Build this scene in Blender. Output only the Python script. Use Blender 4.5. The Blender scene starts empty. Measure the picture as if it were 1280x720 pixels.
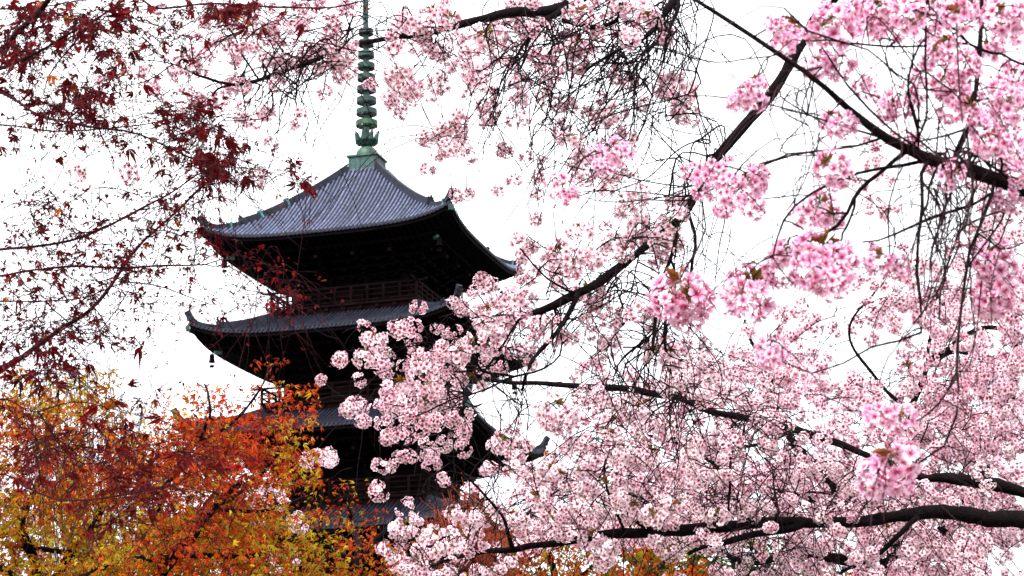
import bpy, math
import numpy as np
from mathutils import Matrix, Vector

rng = np.random.default_rng(7)
scene = bpy.context.scene
R = math.radians

# ------------------------------------------------------------------ camera
F_PX, PITCH, ROLL = 2551.8, 0.2522, -0.0274       # focal length in 1280-wide pixels
cd = bpy.data.cameras.new("camera")
cam = bpy.data.objects.new("camera", cd)
scene.collection.objects.link(cam)
cd.sensor_width = 36.0
cd.lens = 36.0 * F_PX / 1280.0
cd.clip_start = 0.1
cd.clip_end = 6000
cd.dof.use_dof = True
cd.dof.focus_distance = 9.5
cd.dof.aperture_fstop = 16.0
CAM = np.array([0, 0, 1.6])
cm = Matrix.Translation(Vector(CAM)) @ (Matrix.Rotation(math.pi / 2 + PITCH, 4, 'X') @ Matrix.Rotation(ROLL, 4, 'Z'))
cam.matrix_world = cm
scene.camera = cam
CR = np.array(cm.to_3x3())

# ------------------------------------------------------------------ sky, sun, exposure
SUN_EL, SUN_AZ = R(52), R(205)    # azimuth clockwise from +Y
world = bpy.data.worlds.new("World")
scene.world = world
world.use_nodes = True
wn = world.node_tree
for n in list(wn.nodes): wn.nodes.remove(n)
out = wn.nodes.new('ShaderNodeOutputWorld')
bg = wn.nodes.new('ShaderNodeBackground'); bg.inputs['Strength'].default_value = 0.1
sky = wn.nodes.new('ShaderNodeTexSky'); sky.sky_type = 'NISHITA'; sky.sun_disc = False
sky.sun_elevation = SUN_EL; sky.sun_rotation = SUN_AZ
tc = wn.nodes.new('ShaderNodeTexCoord')
nz = wn.nodes.new('ShaderNodeTexNoise'); nz.inputs['Scale'].default_value = 2.2; nz.inputs['Detail'].default_value = 6
rmp = wn.nodes.new('ShaderNodeValToRGB')
rmp.color_ramp.elements[0].position = 0.3; rmp.color_ramp.elements[0].color = (8.6, 8.8, 9.2, 1)
rmp.color_ramp.elements[1].position = 0.7; rmp.color_ramp.elements[1].color = (10.5, 10.5, 10.6, 1)
mx = wn.nodes.new('ShaderNodeMixRGB'); mx.inputs['Fac'].default_value = 0.93
wn.links.new(tc.outputs['Generated'], nz.inputs['Vector'])
wn.links.new(nz.outputs['Fac'], rmp.inputs['Fac'])
wn.links.new(sky.outputs['Color'], mx.inputs['Color1'])
wn.links.new(rmp.outputs['Color'], mx.inputs['Color2'])
wn.links.new(mx.outputs['Color'], bg.inputs['Color'])
wn.links.new(bg.outputs['Background'], out.inputs['Surface'])

sd = bpy.data.lights.new("sun", 'SUN'); sd.energy = 2.6; sd.angle = R(12); sd.color = (1.0, 0.96, 0.9)
sun = bpy.data.objects.new("sun", sd); scene.collection.objects.link(sun)
sdir = Vector((math.sin(SUN_AZ) * math.cos(SUN_EL), math.cos(SUN_AZ) * math.cos(SUN_EL), math.sin(SUN_EL)))
sun.rotation_euler = sdir.to_track_quat('Z', 'Y').to_euler()

scene.view_settings.view_transform = 'Standard'
scene.view_settings.look = 'None'
scene.view_settings.exposure = 1.32
scene.view_settings.gamma = 1.0

# ------------------------------------------------------------------ helpers
def at(px, py, d):
    """point seen at photo pixel (px,py), d metres along the view axis"""
    v = np.array([(px - 640) / F_PX * d, -(py - 360) / F_PX * d, -d])
    return CAM + CR @ v

class MB:
    def __init__(s): s.v = []; s.f4 = []; s.f3 = []; s.c = []; s.n = 0
    def add(s, v, f4=None, f3=None, c=None):
        v = np.asarray(v, float).reshape(-1, 3)
        if f4 is not None and len(f4): s.f4.append(np.asarray(f4, int).reshape(-1, 4) + s.n)
        if f3 is not None and len(f3): s.f3.append(np.asarray(f3, int).reshape(-1, 3) + s.n)
        s.v.append(v)
        if c is None: c = (1, 1, 1)
        c = np.asarray(c, float)
        if c.ndim == 1: c = np.tile(c, (len(v), 1))
        s.c.append(c); s.n += len(v)
    def box(s, p0, p1, M=None, c=None):
        x0, y0, z0 = p0; x1, y1, z1 = p1
        v = np.array([[x0,y0,z0],[x1,y0,z0],[x1,y1,z0],[x0,y1,z0],[x0,y0,z1],[x1,y0,z1],[x1,y1,z1],[x0,y1,z1]], float)
        if M is not None: v = v @ M.T
        s.add(v, [[0,3,2,1],[4,5,6,7],[0,1,5,4],[1,2,6,5],[2,3,7,6],[3,0,4,7]], c=c)
    def beam(s, a, b, w, h, c=None):
        a = np.array(a, float); b = np.array(b, float); d = b - a; d /= np.linalg.norm(d)
        up = np.array([0, 0, 1.]) if abs(d[2]) < .95 else np.array([1., 0, 0])
        r = np.cross(d, up); r /= np.linalg.norm(r); u = np.cross(r, d)
        q = [(-1,-1),(1,-1),(1,1),(-1,1)]
        v = [a + r*w/2*i + u*h/2*j for i, j in q] + [b + r*w/2*i + u*h/2*j for i, j in q]
        s.add(v, [[0,1,2,3],[7,6,5,4],[0,4,5,1],[1,5,6,2],[2,6,7,3],[3,7,4,0]], c=c)
    def tube(s, P, rad, n=5, c=None):
        P = np.asarray(P, float); m = len(P); rad = np.broadcast_to(rad, (m,))
        T = np.gradient(P, axis=0); T /= np.linalg.norm(T, axis=1, keepdims=True) + 1e-9
        ref = np.array([0.31, 0.2, 0.93]) if abs(T[:, 2]).mean() < .8 else np.array([0.9, .3, .1])
        A = np.cross(T, ref); A /= np.linalg.norm(A, axis=1, keepdims=True) + 1e-9
        B = np.cross(T, A)
        an = np.arange(n) * 2 * np.pi / n
        V = P[:, None] + rad[:, None, None] * (np.cos(an)[None, :, None] * A[:, None] + np.sin(an)[None, :, None] * B[:, None])
        i, j = np.meshgrid(np.arange(m - 1), np.arange(n), indexing='ij')
        j2 = (j + 1) % n
        F = np.stack([i*n+j, i*n+j2, (i+1)*n+j2, (i+1)*n+j], -1).reshape(-1, 4)
        cap0 = [[0, k+1, k] for k in range(1, n-1)]; b = (m-1)*n
        cap1 = [[b, b+k, b+k+1] for k in range(1, n-1)]
        s.add(V.reshape(-1, 3), F, cap0 + cap1, c)
    def lathe(s, prof, n=16, o=(0, 0, 0), c=None):
        prof = np.array(prof, float); an = np.arange(n) * 2*np.pi/n
        V = np.stack([prof[:, None, 0]*np.cos(an), prof[:, None, 0]*np.sin(an), np.repeat(prof[:, 1:2], n, 1)], -1).reshape(-1, 3) + np.array(o)
        m = len(prof); i, j = np.meshgrid(np.arange(m-1), np.arange(n), indexing='ij'); j2 = (j+1) % n
        s.add(V, np.stack([i*n+j, i*n+j2, (i+1)*n+j2, (i+1)*n+j], -1).reshape(-1, 4), c=c)
    def arrays(s):
        v = np.concatenate(s.v); c = np.concatenate(s.c)
        f4 = np.concatenate(s.f4) if s.f4 else np.zeros((0, 4), int)
        f3 = np.concatenate(s.f3) if s.f3 else np.zeros((0, 3), int)
        return v, f4, f3, c
    def mesh(s, name, mat, smooth=False):
        v, f4, f3, c = s.arrays()
        me = bpy.data.meshes.new(name)
        me.vertices.add(len(v)); me.vertices.foreach_set('co', v.astype(np.float32).ravel())
        nl = f4.size + f3.size
        me.loops.add(nl); me.loops.foreach_set('vertex_index', np.concatenate([f4.ravel(), f3.ravel()]).astype(np.int32))
        me.polygons.add(len(f4) + len(f3))
        st = np.concatenate([np.arange(len(f4)) * 4, f4.size + np.arange(len(f3)) * 3]).astype(np.int32)
        me.polygons.foreach_set('loop_start', st)
        me.polygons.foreach_set('use_smooth', np.full(len(st), smooth))
        at_ = me.color_attributes.new('tint', 'FLOAT_COLOR', 'POINT')
        at_.data.foreach_set('color', np.hstack([c, np.ones((len(c), 1))]).astype(np.float32).ravel())
        me.materials.append(mat); me.update(calc_edges=True); me.validate()
        return me
    def obj(s, name, mat, parent=None, smooth=False):
        o = bpy.data.objects.new(name, s.mesh(name, mat, smooth))
        scene.collection.objects.link(o)
        if parent is not None:
            o.parent = parent
        return o

def empty(name, loc, label=None, cat=None, group=None):
    o = bpy.data.objects.new(name, None); scene.collection.objects.link(o)
    o.location = loc; o.empty_display_size = .3
    if label: o['label'] = label; o['category'] = cat
    if group: o['group'] = group
    return o

def instance(name, me, parent=None, M=None):
    o = bpy.data.objects.new(name, me); scene.collection.objects.link(o)
    o.parent = parent
    if M is not None: o.matrix_basis = M
    return o

def basis(d, roll):
    """rotation matrices whose z axis is d (N,3), rolled"""
    d = d / np.linalg.norm(d, axis=-1, keepdims=True)
    ref = np.where(np.abs(d[..., 2:3]) < .9, np.array([0, 0, 1.]), np.array([1., 0, 0]))
    x = np.cross(ref, d); x /= np.linalg.norm(x, axis=-1, keepdims=True)
    y = np.cross(d, x)
    c, s = np.cos(roll)[..., None], np.sin(roll)[..., None]
    return np.stack([x*c + y*s, -x*s + y*c, d], -1)

def spread(mb, tv, f4, f3, tc, pos, rot, scl, tint):
    """many transformed copies of one little template into one mesh"""
    N = len(pos); k = len(tv)
    V = np.einsum('nij,kj->nki', rot, tv) * scl[:, None, None] + pos[:, None]
    C = tc[None] * tint[:, None]
    off = (np.arange(N) * k)[:, None, None]
    mb.add(V.reshape(-1, 3), (f4[None] + off).reshape(-1, 4) if len(f4) else None,
           (f3[None] + off).reshape(-1, 3) if len(f3) else None, np.clip(C, 0, 1).reshape(-1, 3))

# ------------------------------------------------------------------ materials
def mat_basic(name, col, rough=.7, metal=0, var=.25, scale=6, bump=0.0, bscale=30, spec=.3, tint=False, coord='Object', stretch=None):
    m = bpy.data.materials.new(name); m.use_nodes = True
    nt = m.node_tree; b = nt.nodes['Principled BSDF']
    b.inputs['Roughness'].default_value = rough; b.inputs['Metallic'].default_value = metal
    b.inputs['Specular IOR Level'].default_value = spec
    t = nt.nodes.new('ShaderNodeTexCoord')
    src = t.outputs[coord]
    if stretch:
        mp = nt.nodes.new('ShaderNodeMapping'); mp.inputs['Scale'].default_value = stretch
        nt.links.new(src, mp.inputs['Vector']); src = mp.outputs['Vector']
    n = nt.nodes.new('ShaderNodeTexNoise'); n.inputs['Scale'].default_value = scale; n.inputs['Detail'].default_value = 8
    nt.links.new(src, n.inputs['Vector'])
    r = nt.nodes.new('ShaderNodeValToRGB')
    r.color_ramp.elements[0].position = .3; r.color_ramp.elements[1].position = .7
    r.color_ramp.elements[0].color = tuple(c*(1-var) for c in col) + (1,)
    r.color_ramp.elements[1].color = tuple(min(1, c*(1+var)) for c in col) + (1,)
    nt.links.new(n.outputs['Fac'], r.inputs['Fac'])
    res = r.outputs['Color']
    if tint:
        a = nt.nodes.new('ShaderNodeAttribute'); a.attribute_name = 'tint'
        mu = nt.nodes.new('ShaderNodeMixRGB'); mu.blend_type = 'MULTIPLY'; mu.inputs['Fac'].default_value = 1
        nt.links.new(res, mu.inputs['Color1']); nt.links.new(a.outputs['Color'], mu.inputs['Color2']); res = mu.outputs['Color']
    nt.links.new(res, b.inputs['Base Color'])
    if bump:
        n2 = nt.nodes.new('ShaderNodeTexNoise'); n2.inputs['Scale'].default_value = bscale; n2.inputs['Detail'].default_value = 8
        nt.links.new(src, n2.inputs['Vector'])
        bp = nt.nodes.new('ShaderNodeBump'); bp.inputs['Strength'].default_value = bump; bp.inputs['Distance'].default_value = .01
        nt.links.new(n2.outputs['Fac'], bp.inputs['Height']); nt.links.new(bp.outputs['Normal'], b.inputs['Normal'])
    return m

def mat_leafy(name, trans=.35, rough=.55, gain=1.0, spec=.2):
    m = bpy.data.materials.new(name); m.use_nodes = True
    nt = m.node_tree; b = nt.nodes['Principled BSDF']; o = nt.nodes['Material Output']
    b.inputs['Roughness'].default_value = rough; b.inputs['Specular IOR Level'].default_value = spec
    a = nt.nodes.new('ShaderNodeAttribute'); a.attribute_name = 'tint'
    t = nt.nodes.new('ShaderNodeTexCoord')
    n = nt.nodes.new('ShaderNodeTexNoise'); n.inputs['Scale'].default_value = 60
    nt.links.new(t.outputs['Object'], n.inputs['Vector'])
    mr = nt.nodes.new('ShaderNodeMapRange'); mr.inputs['To Min'].default_value = .92*gain; mr.inputs['To Max'].default_value = 1.04*gain
    nt.links.new(n.outputs['Fac'], mr.inputs['Value'])
    mu = nt.nodes.new('ShaderNodeVectorMath'); mu.operation = 'SCALE'
    nt.links.new(a.outputs['Color'], mu.inputs[0]); nt.links.new(mr.outputs['Result'], mu.inputs['Scale'])
    nt.links.new(mu.outputs['Vector'], b.inputs['Base Color'])
    tr = nt.nodes.new('ShaderNodeBsdfTranslucent'); nt.links.new(mu.outputs['Vector'], tr.inputs['Color'])
    ms = nt.nodes.new('ShaderNodeMixShader'); ms.inputs['Fac'].default_value = trans
    nt.links.new(b.outputs['BSDF'], ms.inputs[1]); nt.links.new(tr.outputs['BSDF'], ms.inputs[2])
    nt.links.new(ms.outputs['Shader'], o.inputs['Surface'])
    return m

M_PETAL = mat_leafy('cherry_petal', .2)
M_LEAF = mat_leafy('maple_leaf', .42, .5, .82)
M_BARK = mat_basic('cherry_bark', (.0055, .0035, .004), .85, var=.5, scale=14, bump=1.0, bscale=60, spec=.05)
M_TWIG = mat_basic('twig_bark', (.010, .006, .008), .8, var=.3, scale=30, spec=.04)
M_NTWIG = mat_basic('near_twig_bark', (.030, .014, .017), .75, var=.4, scale=40, bump=.6, bscale=150, spec=.08)
M_NBARK = mat_basic('near_bark', (.010, .006, .007), .85, var=.55, scale=25, bump=1.0, bscale=110, spec=.06)
M_MBARK = mat_basic('maple_bark', (.026, .005, .009), .8, var=.4, scale=30, bump=.5, bscale=90, spec=.06)
M_TILE = mat_basic('roof_tile', (.017, .0195, .034), .6, var=.45, scale=3.5, bump=.3, bscale=8, spec=.22, tint=True)
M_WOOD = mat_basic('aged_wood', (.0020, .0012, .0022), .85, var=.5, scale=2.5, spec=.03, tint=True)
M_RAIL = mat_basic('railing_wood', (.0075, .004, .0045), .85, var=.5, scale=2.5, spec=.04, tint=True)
M_COPPER = mat_basic('green_copper', (.016, .050, .046), .55, metal=.0, var=.75, scale=2.6, bump=.3, bscale=6, spec=.4, tint=True)
M_STONE = mat_basic('podium_stone', (.28, .27, .25), .9, var=.2, scale=2)
M_GRAVEL = mat_basic('gravel_ground', (.10, .09, .07), .95, var=.35, scale=.6, bump=.4, bscale=40)

# ------------------------------------------------------------------ ground
g = MB(); g.add([[-3000, -3000, 0], [3000, -3000, 0], [3000, 3000, 0], [-3000, 3000, 0]], [[0, 1, 2, 3]])
go = g.obj('ground', M_GRAVEL); go['kind'] = 'structure'

# ------------------------------------------------------------------ pagoda
PX, PY, PSI = -8.855, 121.78, -0.5245
pag = empty('pagoda', (PX, PY, 0), 'tall dark five-storey wooden pagoda with grey tiled roofs and green copper finial', 'pagoda')
pag.rotation_euler = (0, 0, -math.pi/4 - PSI)
Z0, DZ, W0, DW = 35.8, 5.866, 7.734, 0.522
LIFT = .95
ROT4 = [np.array([[c, -s, 0], [s, c, 0], [0, 0, 1]]) for c, s in [(1,0),(0,1),(-1,0),(0,-1)]]

def roof_geo(k):
    W = W0 + DW*k; zt = Z0 - DZ*k
    ze = zt - LIFT                       # tile edge at mid-side
    if k == 0: ri, zi = .95, 40.62
    else: ri, zi = 4.3 + .42*(k-1), zt + .78
    return W, zt, ze, ri, zi

def lift(q): return LIFT * (.18*abs(q)**2 + .82*abs(q)**5)

def roof_z(k, x, y):
    """tile bed height at lateral x and outward distance y (arrays)"""
    W, zt, ze, ri, zi = roof_geo(k)
    t = np.clip((y - ri)/(W - ri), 0, 1.05)
    base = zi - (zi - ze)*(1.30*t - .30*t*t)
    return base + lift(x/W) * t**1.6

for k in range(5):
    W, zt, ze, ri, zi = roof_geo(k)
    m = MB(); nr = int(round(2*W/.262)); pitch = 2*W/nr; sub = 6
    xs = np.linspace(-W, W, nr*sub+1); nv = 15
    X = np.repeat(xs[:, None], nv, 1)
    y0 = np.maximum(np.abs(xs), ri)
    Y = y0[:, None] + (W + .0 - y0)[:, None]*np.linspace(0, 1, nv)[None]
    ph = (xs + W)/pitch % 1
    rib = np.where((ph > .24) & (ph < .76), np.sqrt(np.clip(1-((ph-.5)/.26)**2, 0, 1)), 0)*.12
    Z = roof_z(k, X, Y) + rib[:, None]
    V = np.stack([X, -Y, Z], -1)
    n1, n2 = V.shape[:2]
    i, j = np.meshgrid(np.arange(n1-1), np.arange(n2-1), indexing='ij')
    Fq = np.stack([i*n2+j, i*n2+j+1, (i+1)*n2+j+1, (i+1)*n2+j], -1).reshape(-1, 4)
    # the edge: tile ends and eave board going down
    E0 = V[:, -1]; E1 = E0.copy(); E1[:, 2] = roof_z(k, xs, np.full_like(xs, W)) - .10
    cg = rng.uniform(.75, 1.25, (nr+1,)); cc = np.repeat(cg[np.clip(((xs+W)/pitch).astype(int), 0, nr)][:, None], nv, 1)
    cc = cc * rng.uniform(.85, 1.15, cc.shape)
    cc = cc*np.where(rib[:, None] > .02, 1.7, .07)*(2.9 if k == 0 else .62)  # painted light: lit ribs, shaded pans; top roof skylit, lower roofs in shade
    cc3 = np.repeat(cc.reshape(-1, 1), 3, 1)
    Fe = np.stack([np.arange(n1-1), np.arange(n1-1)+n1, np.arange(1, n1)+n1, np.arange(1, n1)], -1)
    for Rm in ROT4:
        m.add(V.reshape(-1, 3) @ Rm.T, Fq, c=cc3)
        m.add(np.concatenate([E0, E1]) @ Rm.T, Fe, c=(.8, .8, .8))
        # round end tiles
        for r_ in range(nr):
            xc = -W + (r_+.5)*pitch
            zc = float(roof_z(k, xc, W))
            a_ = np.array([xc, -W+.02, zc+.0]); b_ = np.array([xc, -W-.05, zc+.0])
            m.tube(np.stack([a_, b_]) @ Rm.T, .085, 6, c=(.9, .9, .9))
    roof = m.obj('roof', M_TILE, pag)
    # hip ridges
    for Rm in ROT4:
        rm = MB(); 
        def hp(t, dz=0):
            y = ri + (W-ri)*t
            return np.array([y, -y, float(roof_z(k, y, y)) + dz])
        te = .74 if k == 0 else .66
        P = [hp(t, .18) for t in np.linspace(0, te, 14)]
        for a_, b_ in zip(P[:-1], P[1:]):
            rm.beam(a_ @ Rm.T, b_ @ Rm.T, .28, .36, (.75, .75, .75))
        for a_, b_ in zip(P[:-1], P[1:]):
            rm.beam((a_+[0,0,.22]) @ Rm.T, (b_+[0,0,.22]) @ Rm.T, .2, .12, (1.0, 1.0, 1.0))
        P2 = [hp(t, .12 + .35*max(0, (t-.9)/.1)**2) for t in np.linspace(te, 1.02, 12)]
        for a_, b_ in zip(P2[:-1], P2[1:]):
            rm.beam(a_ @ Rm.T, b_ @ Rm.T, .28, .30, (.75, .75, .75))
        rm.obj('hip_ridge', M_TILE, roof)
        for t, s_ in ((te, .72), (1.0, .6)):
            om = MB()
            p = hp(t, .15); d = np.array([1, -1, 0])/2**.5; r_ = np.array([1, 1, 0])/2**.5
            pr = [(-.30,-.1),(.30,-.1),(.33,.25),(.20,.5),(.28,.72),(.08,.62),(0,.95),(-.08,.62),(-.28,.72),(-.20,.5),(-.33,.25)]
            fr = [p + r_*x*s_ + np.array([0,0,z*s_*.75]) + d*(.02+.22*max(0,z)*s_) for x, z in pr]
            bk = [q - d*.16 for q in fr]; n = len(pr)
            v = np.array(fr + bk) @ Rm.T
            f4 = [[i, i+n, (i+1) % n + n, (i+1) % n] for i in range(n)]
            f3 = [[0, i, i+1] for i in range(1, n-1)] + [[n, n+i+1, n+i] for i in range(1, n-1)]
            om.add(v, f4, f3, (.65, .65, .65))
            om.obj('ridge_ornament', M_TILE, roof)
        if k == 0:
            cw = Rm @ np.array([1, -1, 0]); za = -math.pi/4-PSI; wx = cw[0]*math.cos(za)-cw[1]*math.sin(za)
            for t in ((.42, .60, .80, .95) if wx < -.9 else (.92,)):
                bm_ = MB(); p = hp(t, .30 if t < te else .16); q = hp(t+.014, .30 if t < te else .16)
                bm_.beam(p @ Rm.T, q @ Rm.T, (.37), .52 if t < te else .36, c=(2.6, 3.6, 4.2))
                o_ = bm_.obj('copper_band', M_COPPER, roof)
    # rafters: two layers following the eave curve, soffit board above them
    rf = MB()
    bh = 3.45 + .36*k                      # half width of the storey wall under this roof
    zb = zt - 2.75                         # top of that wall
    def und(x, y):                         # underside height (plane that the rafters hang from)
        t = np.clip((y - bh)/(W - bh), 0, 1)
        return (zt - LIFT - .16) - .62*(1-t)*(W-bh)/4.3 + lift(x/W)*t**1.6
    nx, ny = 40, 8
    gx = np.linspace(-1, 1, nx); gy = np.linspace(0, 1, ny)
    YY = bh*.9 + (W-.06-bh*.9)*gy[None] + 0*gx[:, None]; XX = gx[:, None]*YY
    S = np.stack([XX, -YY, und(XX, YY)+.05], -1)
    ii, jj = np.meshgrid(np.arange(nx-1), np.arange(ny-1), indexing='ij')
    Fs = np.stack([ii*ny+jj, (ii+1)*ny+jj, (ii+1)*ny+jj+1, ii*ny+jj+1], -1).reshape(-1, 4)
    nra = int(2*W/.36)
    for Rm in ROT4:
        rf.add(S.reshape(-1, 3) @ Rm.T, Fs)
        for r_ in range(nra):
            x = -W + .2 + (2*W-.4)*r_/(nra-1)
            ya, yb, yc = W-.22, W-1.5, max(W-3.2, abs(x)+.05)
            if yb > abs(x):
                rf.beam(np.array([x, -ya, und(x, ya)-.08]) @ Rm.T, np.array([x, -yb, und(x, yb)-.1]) @ Rm.T, .13, .15, (1.3, 1.2, 1.1))
            elif ya > abs(x):
                yb2 = abs(x)
                rf.beam(np.array([x, -ya, und(x, ya)-.08]) @ Rm.T, np.array([x, -yb2+.001, und(x, yb2)-.1]) @ Rm.T, .13, .15, (1.3, 1.2, 1.1))
            if W-1.55 > abs(x) and W-1.55 > yc+.1:
                rf.beam(np.array([x, -(W-1.35), und(x, W-1.35)-.30]) @ Rm.T, np.array([x, -yc, und(x, yc)-.28]) @ Rm.T, .15, .18, (1.2, 1.1, 1.0))
        # eave fascia beams
        for y, dz, w, h in ((W-.12, -.02, .1, .2), (W-1.45, -.2, .14, .16)):
            q = np.linspace(-1, 1, 17)
            for a_, b_ in zip(q[:-1], q[1:]):
                rf.beam(np.array([a_*y, -y, und(a_*y, y)+dz]) @ Rm.T, np.array([b_*y, -y, und(b_*y, y)+dz]) @ Rm.T, w, h, (1.2, 1.1, 1.0))
        # hip rafter
        rf.beam(np.array([W-.1, -W+.1, und(W, W)-.2]) @ Rm.T, np.array([bh, -bh, und(bh, bh)-.35]) @ Rm.T, .32, .42)
    rf.obj('eave_rafters', M_WOOD, roof)
    for Rm in ROT4:
        cb = MB(); p = np.array([W-.02, -W+.02, 0]); zz = float(und(W, W))-.2
        d = np.array([1, -1, 0])/2**.5
        cb.beam((p + [0,0,zz]) @ Rm.T, (p + d*.14 + [0,0,zz]) @ Rm.T, .30, .34)
        cb.obj('hip_cap', M_COPPER, roof); cb = MB()
        p2 = np.array([W-1.3, -W+1.3, float(und(W-1.3, W-1.3))-.62])
        cb.beam((p2-d*.25) @ Rm.T, (p2 + d*.2) @ Rm.T, .2, .18)
        cb.obj('hip_cap', M_COPPER, roof)
        wb = MB(); q = (np.array([W-1.05, -W+1.05, float(und(W-1.05, W-1.05))-.55]) @ Rm.T)
        wb.tube([q, q-[0,0,.3]], .025, 5)
        wb.lathe([(.02,0),(.12,-.03),(.15,-.15),(.16,-.4),(.21,-.52),(.18,-.52),(.12,-.4),(.02,-.1)], 10, q-[0,0,.28])
        wb.tube([q-[0,0,.4], q-[0,0,1.0]], .02, 4)
        wb.box((-.14,-.01,-.12), (.14,.01,.05), None)
        wb.v[-1] += q-[0,0,1.0]
        wb.obj('wind_bell', M_WOOD, roof)
    # bracket complexes: stepped rings and arms
    br = MB(); steps = 4
    zu = zt - LIFT - .35 - .6
    for Rm in ROT4:
        for s_ in range(steps):
            y = bh + .15 + s_*.62; z = zb + .15 + s_*.33 - .2
            br.box((-y-.25, -y-.09, z), (y+.25, -y+.09, z+.16), Rm, (1.25, 1.15, 1.05))
            cols = np.linspace(-y*.86, y*.86, 7 if s_ % 2 else 10)
            for c_ in cols:
                br.box((c_-.13, -y-.14, z-.14), (c_+.13, -y+.14, z-.003), Rm, (1.6, 1.4, 1.2))
        for c_ in np.linspace(-bh, bh, 4):
            for s_ in range(steps):
                y = bh + s_*.62
                br.box((c_-.1, -y-.72, zb-.06+s_*.33), (c_+.1, -y+.3, zb+.09+s_*.33), Rm, (1.5, 1.3, 1.1))
            # tail rafter
            br.beam(np.array([c_, -bh, zb+1.15]) @ Rm.T, np.array([c_, -bh-2.6, zb+.75]) @ Rm.T, .18, .24, (1.5, 1.3, 1.1))
            # pale painted beam end
            br.box((c_-.085, -bh-2.75, zb+.62), (c_+.085, -bh-2.62, zb+.8), Rm, (7, 6, 5.5))
        br.beam(np.array([bh, -bh, zb+.3]) @ Rm.T, np.array([bh+2.3, -bh-2.3, zb+1.2]) @ Rm.T, .22, .3)
    br.obj('eave_brackets', M_WOOD, pag)
    # storey wall
    z_lo = (Z0 - DZ*(k+1) + .6) if k < 4 else 1.4
    wl = MB()
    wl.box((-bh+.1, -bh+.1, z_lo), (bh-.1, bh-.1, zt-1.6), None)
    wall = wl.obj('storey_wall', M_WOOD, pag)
    for Rm in ROT4:
        for ci, c_ in enumerate(np.linspace(-bh, bh, 4)):
            if ci == 3: continue
            cl = MB(); cl.lathe([(.24, z_lo), (.24, zb+.1)], 12, (0, 0, 0), (1.5, 1.3, 1.2)); cl.v[-1] = (cl.v[-1] + [c_, -bh, 0]) @ Rm.T
            cl.obj('column', M_WOOD, wall)
        tr = MB()
        for z in (zb-.25, zb-.75, z_lo+.35):
            tr.box((-bh-.2, -bh-.07, z), (bh+.2, -bh+.12, z+.2), Rm, (1.5, 1.3, 1.2))
        tr.obj('tie_beam', M_WOOD, wall)
        dr = MB(); u = bh*2/3
        for sx in (-1, 1):
            dr.box((min(0, sx*u*.42), -bh+.03, z_lo+.56), (max(0, sx*u*.42), -bh+.085, zb-.78), Rm, (1.7, 1.3, 1.1))
            for q in range(4):
                zz = z_lo+.62+(zb-.9-z_lo-.62)*q/3
                dr.box((min(sx*.03, sx*u*.4), -bh+.0, zz), (max(sx*.03, sx*u*.4), -bh+.09, zz+.07), Rm, (2, 1.6, 1.3))
        dr.obj('door', M_RAIL, wall)
        for sx in (-1, 1):
            wi = MB(); xc = sx*u
            wi.box((xc-u*.36, -bh+.02, z_lo+.6), (xc+u*.36, -bh+.06, zb-.8), Rm, (.4, .4, .4))
            for q in range(11):
                xq = xc - u*.34 + u*.68*q/10
                wi.box((xq-.025, -bh+.0, z_lo+.6), (xq+.025, -bh+.1, zb-.8), Rm, (1.6, 1.3, 1.1))
            wi.obj('lattice_window', M_RAIL, wall)
    # balcony round the upper storeys
    if k < 4:
        hr = 4.55 + .42*k; zf = Z0 - DZ*(k+1) + 1.24
        bl = MB()
        bl.box((-hr-.1, -hr-.1, zf-.14), (hr+.1, hr+.1, zf), None, (1.4, 1.3, 1.2))
        for Rm in ROT4:
            bl.box((-hr+.2, -hr+.15, zf-.5), (hr-.2, -hr+.3, zf-.143), Rm, (1.8, 1.6, 1.5))
            for c_ in np.linspace(-hr+.3, hr-.3, 9):
                bl.box((c_-.12, -hr-.02, zf-.36), (c_+.12, -hr+.4, zf-.146), Rm, (1.6, 1.4, 1.2))
        balc = bl.obj('balcony', M_RAIL, pag)
        for Rm in ROT4:
            ra = MB()
            for h, w, e in ((.12, .1, .15), (.42, .08, .1), (.74, .08, .1), (1.02, .12, .45)):
                ra.beam(np.array([-hr-e, -hr, zf+h]) @ Rm.T, np.array([hr+e, -hr, zf+h+.002]) @ Rm.T, w, w*.9, (1.6, 1.5, 1.4))
            for e in (-1, 1):
                ra.beam(np.array([e*(hr+.45), -hr, zf+1.02]) @ Rm.T, np.array([e*(hr+.7), -hr, zf+1.12]) @ Rm.T, .1, .1, (1.6, 1.5, 1.4))
            for c_ in np.linspace(-hr, hr, 10)[:-1]:
                ra.box((c_-.07, -hr-.065, zf+.001), (c_+.07, -hr+.065, zf+1.0), Rm, (1.5, 1.4, 1.3))
            ra.obj('railing', M_RAIL, balc)

# podium
pd = MB(); pd.box((-8, -8, 0.004), (8, 8, 1.2)); pd.box((-8.2, -8.2, 1.203), (8.2, 8.2, 1.4))
for i in range(5): pd.box((-1.8, -8.2-.35*(5-i), .004), (1.8, -8.2-.35*(4-i), .22*(i+1)))
pd.obj('podium', M_STONE, pag)

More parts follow.
